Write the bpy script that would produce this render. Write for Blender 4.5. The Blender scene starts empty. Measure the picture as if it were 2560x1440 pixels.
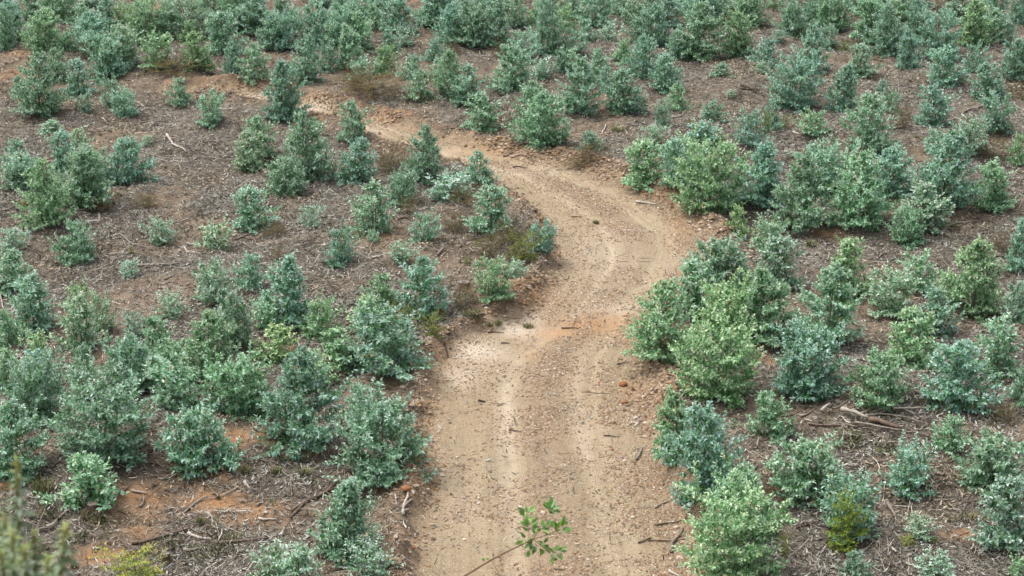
import bpy, math, random
import numpy as np

# ------------------------------------------------------------------ camera, sky, sun, exposure
SC = bpy.context.scene
COL = SC.collection
cam_data = bpy.data.cameras.new('camera')
cam = bpy.data.objects.new('camera', cam_data)
COL.objects.link(cam)
cam.location = (0.0, 0.0, 17.3)
cam.rotation_euler = (math.radians(90.0 - 21.0), 0.0, 0.0)
cam_data.sensor_width = 36.0
cam_data.lens = 72.17
cam_data.clip_start = 0.1
cam_data.clip_end = 3000.0
cam_data.dof.use_dof = True
cam_data.dof.focus_distance = 41.0
cam_data.dof.aperture_fstop = 4.0
SC.camera = cam

SUN_EL, SUN_AZ = 64.0, -70.0            # elevation; azimuth clockwise from +Y
world = bpy.data.worlds.new('World')
SC.world = world
world.use_nodes = True
wn = world.node_tree
bg = wn.nodes['Background']
sky = wn.nodes.new('ShaderNodeTexSky')
sky.sky_type = 'NISHITA'
sky.sun_disc = False
sky.sun_elevation = math.radians(SUN_EL)
sky.sun_rotation = math.radians(SUN_AZ)
sky.air_density = 1.0
sky.dust_density = 4.0
hs = wn.nodes.new('ShaderNodeHueSaturation')     # thin overcast: the blue is veiled
hs.inputs['Saturation'].default_value = 0.38
wn.links.new(sky.outputs[0], hs.inputs['Color'])
wn.links.new(hs.outputs[0], bg.inputs['Color'])
bg.inputs['Strength'].default_value = 0.15
sun_data = bpy.data.lights.new('sun', 'SUN')
sun_data.energy = 0.95
sun_data.angle = math.radians(32.0)
sun_data.color = (1.0, 0.97, 0.93)
sun = bpy.data.objects.new('sun', sun_data)
COL.objects.link(sun)
el, az = math.radians(SUN_EL), math.radians(SUN_AZ)
from mathutils import Vector, Matrix
sv = Vector((math.sin(az) * math.cos(el), math.cos(az) * math.cos(el), math.sin(el)))
sun.rotation_euler = (-sv).to_track_quat('-Z', 'Y').to_euler()
sun.location = (-20, 20, 40)
SC.view_settings.view_transform = 'Standard'
SC.view_settings.look = 'None'
SC.view_settings.gamma = 1.0
SC.view_settings.use_curve_mapping = False
SC.view_settings.exposure = 1.36
SC.cycles.max_bounces = 8
SC.cycles.diffuse_bounces = 5
SC.cycles.transmission_bounces = 3

# ------------------------------------------------------------------ surveyed positions (metres)
ROAD_L = [(-1.79, 27.5), (-1.52, 31.23), (-1.49, 33.31), (-1.51, 34.94), (-1.54, 36.71), (-1.52, 38.63), (-1.49, 40.09), (-1.14, 41.52), (-0.36, 42.38), (0.18, 43.1), (0.64, 43.99), (1.09, 45.46), (1.24, 46.83), (1.18, 48.27), (0.94, 49.58), (0.58, 50.85), (0.0, 52.11), (-0.49, 53.28), (-1.11, 54.18), (-1.99, 54.91), (-3.06, 55.85), (-4.15, 57.51), (-4.99, 58.66), (-5.9, 59.59), (-7.23, 60.73), (-8.67, 61.45), (-9.71, 61.82), (-10.1, 61.91)]
ROAD_R = [(3.53, 27.5), (3.13, 31.23), (2.98, 33.31), (2.84, 34.94), (2.7, 36.71), (2.65, 38.63), (2.71, 40.74), (2.99, 42.81), (3.53, 44.42), (4.24, 45.73), (4.77, 47.11), (4.88, 48.66), (4.48, 50.01), (3.9, 51.24), (3.14, 52.52), (2.28, 53.74), (1.05, 54.8), (-0.31, 55.62), (-1.78, 56.63), (-2.84, 57.79), (-4.21, 58.95), (-5.19, 59.77), (-6.23, 60.55), (-7.31, 61.45), (-8.74, 62.0), (-9.76, 62.14), (-10.11, 62.0)]
MOUNDS = [(7.29, 37.19, 1.6, 0.42), (-0.44, 44.09, 0.75, 0.3), (7.29, 62.42, 1.1, 0.25)]
EUCALYPTS = [(-14.13, 59.28, 1.82, 1.54, 'b'), (-15.17, 61.36, 0.78, 0.71, 'b'), (-13.4, 61.46, 1.19, 1.08, 'b'), (-14.34, 62.84, 1.03, 0.83, 'b'), (-12.09, 60.21, 0.92, 0.78, 'b'), (-11.63, 59.42, 0.9, 0.87, 'b'), (-12.82, 59.55, 0.59, 0.55, 's'), (-13.38, 57.25, 0.4, 0.84, 'b'), (-12.91, 63.56, 1.42, 1.48, 'b'), (-15.43, 66.23, 1.34, 1.41, 'g'), (-16.91, 67.0, 1.48, 0.9, 'b'), (-14.76, 65.99, 0.69, 0.73, 'g'), (-10.46, 56.52, 0.31, 0.37, 's'), (-10.13, 60.5, 0.78, 0.86, 'b'), (-8.89, 58.3, 1.01, 0.89, 'b'), (-11.35, 63.86, 1.1, 1.1, 'g'), (-10.05, 63.74, 1.16, 1.04, 'y'), (-8.87, 63.56, 1.07, 0.74, 'b'), (-8.09, 62.41, 1.22, 1.09, 'b'), (-6.82, 59.03, 1.75, 1.34, 'b'), (-6.49, 62.81, 1.48, 1.12, 'b'), (-5.86, 63.92, 0.92, 0.85, 'b'), (-7.14, 55.48, 1.15, 0.94, 'g'), (-7.27, 54.62, 1.12, 1.09, 's'), (-5.53, 53.61, 1.92, 1.49, 'b'), (-5.95, 52.04, 1.03, 1.0, 'b'), (-13.48, 53.38, 0.87, 0.99, 'b'), (-12.81, 51.54, 0.98, 1.03, 'b'), (-12.07, 55.12, 0.83, 0.85, 's'), (-12.15, 53.32, 1.15, 0.95, 'b'), (-10.97, 50.36, 1.13, 1.13, 'g'), (-10.31, 52.6, 1.16, 1.34, 'b'), (-11.89, 50.18, 0.93, 0.93, 'b'), (-18.12, 72.28, 1.02, 0.99, 'b'), (-16.99, 71.29, 1.14, 0.86, 'b'), (-16.24, 71.85, 0.86, 1.16, 's'), (-15.27, 73.24, 0.48, 1.12, 'b'), (-17.4, 70.36, 0.86, 0.73, 'b'), (-14.69, 68.81, 1.04, 0.99, 'b'), (-14.05, 67.85, 0.79, 0.81, 'b'), (-13.9, 69.05, 1.11, 0.99, 'b'), (-13.39, 69.01, 0.89, 0.83, 'g'), (-13.07, 70.86, 0.93, 0.79, 'b'), (-12.42, 67.08, 0.87, 0.9, 'g'), (-11.85, 70.08, 0.92, 0.78, 'b'), (-10.79, 71.3, 0.86, 1.61, 'b'), (-11.65, 67.65, 0.99, 1.07, 'b'), (-10.73, 68.86, 0.78, 1.1, 's'), (-10.77, 66.89, 0.77, 0.79, 'g'), (-9.93, 67.34, 1.04, 1.07, 'b'), (-9.31, 68.55, 0.87, 0.87, 'b'), (-8.7, 68.4, 1.06, 0.76, 'g'), (-8.03, 66.82, 1.13, 1.0, 'b'), (-7.97, 70.23, 1.03, 1.01, 'b'), (-10.06, 72.2, 0.61, 0.58, 'b'), (-9.48, 72.22, 0.71, 0.87, 'b'), (-7.37, 68.85, 0.72, 0.66, 's'), (-6.51, 66.96, 1.38, 1.38, 'b'), (-6.9, 73.4, 0.68, 1.18, 'b'), (-5.94, 68.81, 1.16, 0.66, 'b'), (-5.84, 66.45, 0.82, 0.74, 'b'), (-13.07, 66.22, 0.74, 0.84, 'b'), (-9.08, 71.24, 0.69, 0.86, 'b'), (-4.55, 56.56, 1.21, 0.98, 'b'), (-4.2, 53.08, 1.2, 1.06, 'b'), (-2.27, 52.4, 1.5, 1.09, 'b'), (-2.93, 51.17, 0.66, 0.83, 'b'), (-0.9, 52.12, 0.89, 0.91, 'b'), (-1.49, 51.48, 0.53, 0.95, 'b'), (-0.91, 57.91, 1.17, 1.2, 'b'), (0.88, 55.94, 1.5, 1.55, 'g'), (0.55, 58.14, 1.28, 1.07, 'b'), (2.01, 59.18, 1.62, 1.31, 'b'), (3.34, 59.37, 1.24, 1.27, 'b'), (2.96, 61.65, 0.79, 0.76, 'b'), (2.23, 55.41, 0.52, 0.79, 'b'), (3.98, 55.48, 0.63, 0.85, 's'), (4.37, 57.37, 0.86, 0.57, 's'), (3.57, 52.39, 1.24, 1.29, 'g'), (4.26, 51.55, 1.28, 0.8, 'b'), (4.93, 59.54, 0.77, 0.82, 'g'), (0.04, 61.21, 1.4, 1.41, 'b'), (-1.3, 60.04, 1.19, 1.1, 'b'), (-1.85, 60.72, 1.46, 1.02, 'g'), (-2.83, 60.44, 0.94, 1.04, 'b'), (-3.22, 62.73, 0.81, 0.97, 'b'), (-2.37, 62.59, 0.7, 0.73, 's'), (-2.51, 64.36, 0.84, 0.88, 'b'), (-4.06, 63.37, 0.89, 0.99, 'g'), (-4.02, 65.79, 0.68, 0.83, 'b'), (-4.77, 63.1, 0.69, 1.17, 'b'), (-5.26, 64.07, 1.39, 0.95, 'b'), (-5.02, 66.18, 1.24, 0.94, 'g'), (-3.91, 67.9, 1.27, 1.35, 'b'), (-3.52, 66.45, 0.64, 0.79, 's'), (-4.66, 68.68, 0.88, 0.82, 'b'), (-3.19, 69.29, 0.47, 0.51, 's'), (-2.72, 69.04, 1.15, 1.27, 'b'), (-1.97, 66.71, 1.35, 1.16, 'b'), (-1.21, 66.74, 1.2, 1.06, 'b'), (-0.45, 66.45, 1.47, 1.05, 'b'), (0.18, 69.11, 1.0, 0.94, 'b'), (-1.08, 70.51, 0.74, 1.42, 'b'), (0.26, 64.75, 0.97, 1.22, 'b'), (1.15, 65.66, 1.73, 1.21, 'b'), (0.93, 62.32, 0.69, 0.77, 's'), (1.94, 65.67, 0.81, 1.03, 'b'), (1.88, 63.32, 0.75, 0.99, 'b'), (1.57, 62.89, 0.72, 0.69, 'b'), (2.7, 62.54, 1.03, 0.75, 'b'), (3.59, 65.11, 0.76, 0.82, 'g'), (4.14, 63.21, 1.35, 1.1, 'b'), (4.77, 61.82, 1.14, 1.05, 'b'), (1.89, 68.73, 0.98, 0.99, 'g'), (2.86, 70.07, 1.28, 1.4, 'b'), (3.26, 67.59, 0.67, 1.18, 's'), (4.84, 68.08, 1.41, 1.29, 'b'), (4.23, 70.39, 0.83, 1.01, 'b'), (5.48, 70.67, 1.19, 1.13, 'b'), (5.49, 66.41, 1.07, 0.73, 'b'), (-5.88, 72.32, 0.93, 1.16, 'b'), (-4.63, 72.47, 0.61, 1.17, 'g'), (-3.96, 73.46, 0.34, 0.65, 'b'), (-2.4, 71.91, 0.64, 0.87, 'b'), (-1.76, 71.21, 0.73, 1.15, 'b'), (-0.57, 71.34, 0.79, 1.15, 'g'), (0.0, 72.31, 0.44, 0.94, 'b'), (1.46, 70.69, 0.84, 1.14, 'b'), (3.81, 71.45, 0.92, 1.09, 'b'), (4.78, 71.7, 0.94, 1.04, 'b'), (2.08, 70.93, 0.75, 0.86, 'b'), (0.83, 69.28, 0.83, 0.94, 'g'), (2.53, 67.42, 0.77, 0.91, 'b'), (4.3, 68.28, 0.78, 0.87, 'b'), (6.19, 66.72, 1.87, 1.78, 'b'), (7.57, 66.7, 1.46, 1.26, 'g'), (8.22, 65.35, 0.83, 1.1, 'b'), (8.25, 70.53, 1.28, 1.46, 'b'), (7.26, 71.04, 0.66, 0.91, 'b'), (6.46, 71.74, 0.9, 1.27, 'b'), (9.61, 68.97, 1.17, 1.29, 'b'), (9.0, 67.77, 0.44, 0.51, 's'), (10.65, 70.81, 1.22, 1.02, 'b'), (11.11, 70.09, 1.39, 1.4, 'g'), (10.1, 71.73, 0.69, 0.86, 'b'), (10.72, 67.73, 0.73, 0.67, 's'), (9.58, 63.7, 1.54, 1.14, 'b'), (8.54, 60.26, 1.6, 1.71, 'b'), (9.95, 59.54, 1.48, 1.12, 'b'), (11.05, 63.27, 1.03, 1.01, 'b'), (6.61, 63.19, 0.43, 0.76, 'b'), (8.05, 64.21, 0.4, 0.7, 's'), (12.3, 68.71, 1.78, 1.44, 'g'), (12.47, 66.78, 1.62, 1.34, 'b'), (12.8, 64.61, 1.34, 0.93, 'b'), (14.22, 66.51, 1.58, 1.54, 'b'), (13.75, 68.12, 1.46, 1.08, 'b'), (15.5, 67.76, 1.58, 1.31, 'g'), (16.39, 68.29, 1.11, 1.03, 'b'), (16.83, 68.0, 0.95, 0.86, 's'), (15.93, 62.95, 1.33, 1.22, 'b'), (14.8, 64.02, 0.96, 0.9, 'b'), (13.53, 62.39, 1.23, 1.3, 'b'), (14.57, 60.78, 1.11, 1.14, 'b'), (12.25, 57.48, 1.26, 1.15, 'b'), (13.9, 56.53, 1.11, 1.11, 'b'), (9.98, 55.08, 1.57, 1.46, 'b'), (11.23, 58.85, 0.73, 0.79, 'b'), (11.46, 61.62, 0.37, 0.45, 'b'), (8.71, 56.54, 0.75, 1.02, 'g'), (6.68, 55.22, 1.05, 1.1, 'b'), (7.53, 57.25, 0.89, 0.66, 'b'), (5.87, 57.58, 0.69, 0.93, 'b'), (5.32, 55.62, 0.71, 1.24, 'b'), (4.91, 52.96, 0.97, 1.02, 'b'), (12.66, 54.46, 1.03, 1.09, 's'), (11.84, 54.94, 0.73, 1.01, 'b'), (10.23, 54.54, 0.62, 0.84, 'b'), (13.86, 53.8, 0.84, 0.62, 'g'), (9.49, 73.01, 0.52, 0.77, 'b'), (12.44, 71.79, 0.8, 1.1, 'b'), (13.83, 71.44, 1.03, 1.2, 'b'), (15.91, 71.58, 1.07, 1.43, 's'), (16.92, 70.3, 1.31, 1.15, 'b'), (17.8, 70.84, 1.05, 0.85, 'b'), (12.82, 70.54, 0.83, 1.01, 's'), (6.31, 72.92, 0.61, 1.18, 'b'), (7.53, 72.93, 0.62, 1.06, 's'), (8.39, 72.69, 0.94, 1.17, 'b'), (13.26, 72.43, 0.56, 1.05, 'b'), (14.79, 72.82, 0.61, 1.18, 'b'), (16.99, 72.88, 0.56, 1.06, 'b'), (6.71, 60.79, 0.23, 0.37, 's'), (5.12, 50.26, 1.88, 1.91, 'g'), (6.55, 51.43, 1.65, 1.78, 'b'), (7.38, 49.32, 1.81, 1.77, 'b'), (8.77, 49.16, 1.88, 1.59, 'g'), (8.28, 51.75, 1.51, 1.61, 'b'), (9.95, 51.06, 1.29, 1.41, 'b'), (11.04, 49.96, 1.94, 1.73, 'b'), (12.38, 50.16, 1.23, 1.29, 'g'), (10.39, 48.78, 1.2, 1.3, 's'), (4.51, 52.44, 1.22, 1.32, 'b'), (5.63, 48.27, 0.8, 0.69, 'y'), (6.37, 47.43, 0.85, 1.01, 'b'), (9.84, 47.96, 0.98, 0.91, 'g'), (4.88, 44.96, 1.13, 1.58, 'b'), (6.24, 45.25, 1.32, 1.35, 's'), (3.13, 40.05, 1.65, 1.42, 'g'), (4.1, 42.5, 1.22, 1.2, 'b'), (5.38, 40.82, 1.68, 1.35, 'g'), (4.66, 41.4, 1.36, 1.37, 'y'), (6.9, 41.18, 1.65, 1.73, 'b'), (7.81, 44.52, 1.35, 1.23, 'g'), (8.55, 43.13, 1.0, 1.13, 's'), (9.52, 44.72, 0.98, 1.23, 'b'), (10.48, 43.42, 1.8, 1.58, 'g'), (9.38, 41.99, 1.13, 1.07, 'b'), (11.27, 42.55, 1.08, 0.75, 's'), (12.15, 46.18, 1.31, 0.81, 'b'), (4.11, 37.81, 1.71, 1.76, 'g'), (5.87, 37.66, 1.34, 1.54, 'b'), (8.36, 39.42, 1.28, 1.26, 'g'), (10.02, 39.06, 1.23, 1.22, 'b'), (7.25, 36.98, 1.02, 1.32, 'g'), (8.77, 37.19, 1.33, 1.42, 'b'), (10.14, 37.34, 0.86, 0.62, 'b'), (5.02, 36.12, 0.89, 1.06, 'g'), (5.42, 33.66, 1.1, 1.46, 'b'), (7.28, 33.81, 0.93, 1.07, 'b'), (8.33, 35.37, 0.62, 0.78, 'g'), (8.89, 33.89, 1.01, 1.4, 'b'), (8.59, 31.72, 1.25, 1.21, 's'), (5.97, 32.2, 1.07, 1.1, 'b'), (3.8, 30.48, 1.54, 1.69, 'g'), (3.13, 35.43, 1.37, 1.07, 'g'), (3.56, 33.49, 1.76, 1.47, 'b'), (3.96, 32.33, 1.2, 1.39, 'g'), (5.81, 30.6, 0.53, 0.62, 'b'), (7.16, 30.63, 0.43, 0.7, 's'), (8.56, 30.53, 0.47, 0.47, 'g'), (7.12, 31.86, 0.45, 0.59, 's'), (-11.63, 48.55, 1.57, 1.32, 'g'), (-10.91, 49.88, 1.38, 1.32, 'b'), (-10.55, 46.8, 1.04, 1.15, 'b'), (-12.19, 47.15, 0.62, 0.79, 's'), (-11.71, 44.97, 0.97, 0.93, 'b'), (-10.62, 42.24, 1.3, 1.27, 'b'), (-9.91, 43.59, 0.64, 0.63, 'g'), (-9.08, 41.91, 0.95, 0.77, 's'), (-9.21, 40.58, 1.17, 1.07, 's'), (-10.96, 41.3, 0.85, 0.74, 'g'), (-10.11, 40.35, 0.61, 0.76, 'g'), (-9.02, 39.6, 0.52, 0.47, 'b'), (-8.63, 47.55, 0.64, 0.84, 's'), (-7.22, 47.15, 0.73, 0.94, 's'), (-9.0, 45.34, 0.43, 0.53, 's'), (-6.52, 48.72, 1.08, 1.08, 'b'), (-5.02, 48.53, 0.63, 0.71, 's'), (-4.11, 45.83, 0.95, 0.85, 'b'), (-6.69, 43.17, 1.04, 1.13, 's'), (-6.01, 44.01, 0.76, 0.84, 'b'), (-4.93, 42.02, 1.5, 1.21, 'b'), (-7.55, 42.3, 0.57, 0.86, 's'), (-6.0, 40.65, 1.16, 0.94, 's'), (-4.21, 41.21, 0.91, 0.94, 'g'), (-5.34, 41.63, 0.71, 0.8, 'g'), (-8.22, 41.31, 0.6, 0.6, 's'), (-7.42, 39.9, 0.91, 1.1, 'g'), (-6.27, 39.2, 1.26, 1.14, 'g'), (-7.84, 38.43, 1.1, 1.37, 'b'), (-9.86, 38.78, 0.85, 1.25, 'b'), (-7.04, 39.0, 0.88, 1.02, 'g'), (-9.41, 37.09, 1.36, 1.35, 'b'), (-7.69, 35.13, 1.59, 1.8, 'b'), (-9.39, 34.85, 1.5, 1.28, 'b'), (-7.73, 33.72, 0.92, 1.25, 'g'), (-5.91, 35.09, 1.17, 1.41, 'b'), (-6.69, 37.54, 1.06, 1.15, 'b'), (-5.42, 37.54, 1.3, 1.44, 'g'), (-4.08, 36.27, 1.91, 1.85, 'b'), (-5.01, 40.17, 0.74, 1.16, 'y'), (-2.41, 34.89, 1.6, 1.84, 'b'), (-2.9, 37.02, 0.88, 1.11, 'b'), (-2.86, 31.68, 1.46, 1.17, 'b'), (-4.03, 30.95, 0.72, 0.88, 's'), (-2.38, 30.75, 0.64, 0.99, 's'), (-2.69, 39.73, 1.33, 2.0, 'b'), (-3.62, 39.76, 0.88, 1.13, 'g'), (-8.72, 38.21, 0.87, 1.0, 'b'), (-3.39, 48.3, 1.28, 1.18, 'b'), (-3.41, 47.34, 0.31, 0.44, 'b'), (-2.85, 50.48, 0.92, 0.84, 'b'), (-2.17, 47.32, 0.74, 0.83, 'b'), (-0.51, 47.76, 1.16, 1.17, 'b'), (-2.62, 45.95, 0.51, 0.69, 's'), (0.68, 46.69, 0.78, 0.78, 'b'), (-0.36, 43.27, 0.89, 0.95, 'g'), (0.09, 44.9, 0.43, 0.67, 's'), (-1.97, 42.64, 1.37, 1.18, 'b'), (-2.93, 43.1, 0.68, 0.89, 'g'), (-3.07, 41.58, 0.9, 1.23, 'g'), (-1.62, 50.79, 0.67, 1.4, 's'), (-3.58, 30.29, 0.81, 0.98, 's'), (-4.05, 38.87, 0.87, 1.11, 'g'), (-10.4, 38.78, 0.92, 0.74, 'g'), (-6.11, 51.37, 0.95, 1.0, 'b'), (-11.2, 52.35, 1.0, 1.2, 'b'), (-13.0, 51.6, 0.88, 1.19, 's'), (-13.87, 66.08, 1.35, 1.36, 'b'), (-12.54, 64.52, 1.27, 1.32, 's'), (-15.83, 70.46, 1.57, 1.48, 'b'), (-12.22, 67.47, 1.43, 1.4, 'g'), (-9.47, 65.76, 1.35, 1.35, 'b'), (-8.71, 68.34, 1.48, 1.42, 's'), (-7.75, 66.91, 1.38, 1.38, 'b'), (-9.47, 69.2, 1.54, 1.45, 'g'), (-5.54, 66.43, 1.39, 1.37, 'b'), (-4.87, 69.97, 1.56, 1.47, 'b'), (-2.58, 69.15, 1.54, 1.45, 's'), (-1.33, 66.39, 1.39, 1.37, 'b'), (-17.1, 67.99, 1.43, 1.41, 'b'), (-10.95, 67.83, 1.45, 1.41, 's'), (6.79, 71.08, 1.57, 1.49, 'b')]
HEATHER = [(-10.81, 63.36, 0.57, 2.05), (-13.93, 65.36, 0.65, 0.69), (-4.29, 60.8, 0.76, 2.11), (-4.89, 61.5, 0.7, 0.85), (-2.86, 60.33, 0.34, 0.7), (-3.35, 54.15, 0.74, 1.09), (2.16, 54.37, 0.59, 1.04), (1.77, 54.28, 0.28, 0.76), (-1.98, 65.53, 0.41, 0.69), (-0.39, 65.05, 0.61, 0.69), (10.53, 72.74, 0.41, 0.73), (15.33, 72.04, 0.76, 0.69), (11.26, 56.98, 0.78, 0.8), (13.26, 54.22, 0.61, 1.17), (15.4, 60.5, 0.67, 0.7), (13.97, 56.46, 0.46, 0.79), (-0.17, 46.96, 0.64, 0.72), (-1.23, 49.77, 0.62, 0.87), (-1.39, 48.13, 0.58, 0.87), (-1.04, 43.22, 0.63, 0.81), (-2.67, 49.52, 0.49, 0.59), (11.96, 47.17, 0.53, 0.7), (5.93, 50.99, 0.34, 0.48), (4.79, 33.71, 0.49, 0.52), (-5.58, 45.9, 0.44, 0.5), (-5.85, 47.99, 0.31, 0.8), (-10.56, 45.42, 0.25, 0.35), (-9.4, 50.23, 0.4, 0.88), (-10.48, 49.46, 0.42, 0.66), (9.59, 36.54, 0.44, 0.56), (-0.53, 46.3, 0.37, 0.88), (1.25, 55.81, 0.33, 0.78), (-12.97, 59.73, 0.42, 0.55), (5.31, 72.25, 0.57, 0.66), (-11.62, 48.57, 0.25, 0.46)]
SHRUBS = [(0.24, 46.07, 0.75, 0.88), (0.51, 45.88, 0.2, 0.36), (-1.09, 45.81, 0.17, 0.29), (-0.7, 45.62, 0.17, 0.28), (-0.84, 46.78, 0.2, 0.35), (-0.52, 47.04, 0.18, 0.23), (-2.39, 41.81, 0.61, 0.58), (-1.72, 41.27, 0.61, 0.68), (5.77, 31.76, 1.02, 0.7), (6.86, 31.58, 0.19, 0.32), (7.35, 31.77, 0.12, 0.18), (-6.4, 30.81, 0.63, 1.09), (4.69, 31.3, 0.45, 0.25), (7.26, 56.62, 0.69, 0.41), (8.0, 57.71, 0.43, 0.49), (5.09, 56.84, 0.24, 0.37), (7.85, 72.14, 0.44, 0.29), (9.37, 72.12, 0.37, 0.37), (11.15, 67.19, 0.37, 0.81), (0.76, 69.57, 0.5, 0.55), (-9.2, 46.57, 0.18, 0.19)]
TUFTS = [(-5.02, 34.77, 0.18, 0.3), (-4.46, 34.93, 0.16, 0.29), (-5.42, 33.96, 0.12, 0.12), (-3.91, 34.8, 0.16, 0.3), (3.06, 57.02, 0.13, 0.53), (-5.61, 32.97, 0.15, 0.22), (8.56, 31.42, 0.18, 0.21), (-0.31, 42.5, 0.12, 0.3), (0.36, 42.62, 0.12, 0.32), (-0.49, 42.33, 0.12, 0.23), (7.44, 47.93, 0.16, 0.4), (-8.62, 33.92, 0.34, 0.54), (-0.99, 42.75, 0.12, 0.27), (11.15, 48.67, 0.15, 0.3), (-12.66, 50.06, 0.14, 0.62), (2.15, 49.73, 0.12, 0.25), (4.02, 60.29, 0.25, 0.24)]
WEEDS = [(-5.69, 32.4, 0.71, 0.45), (-5.11, 32.35, 0.43, 0.38), (-7.58, 33.07, 0.32, 0.31), (-7.96, 32.15, 0.42, 0.45), (-0.89, 42.54, 0.27, 0.18), (7.08, 35.38, 0.3, 0.35), (6.43, 35.62, 0.19, 0.26), (8.2, 32.69, 0.29, 0.3), (-8.39, 33.19, 0.29, 0.31), (4.53, 32.39, 0.21, 0.3)]
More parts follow.
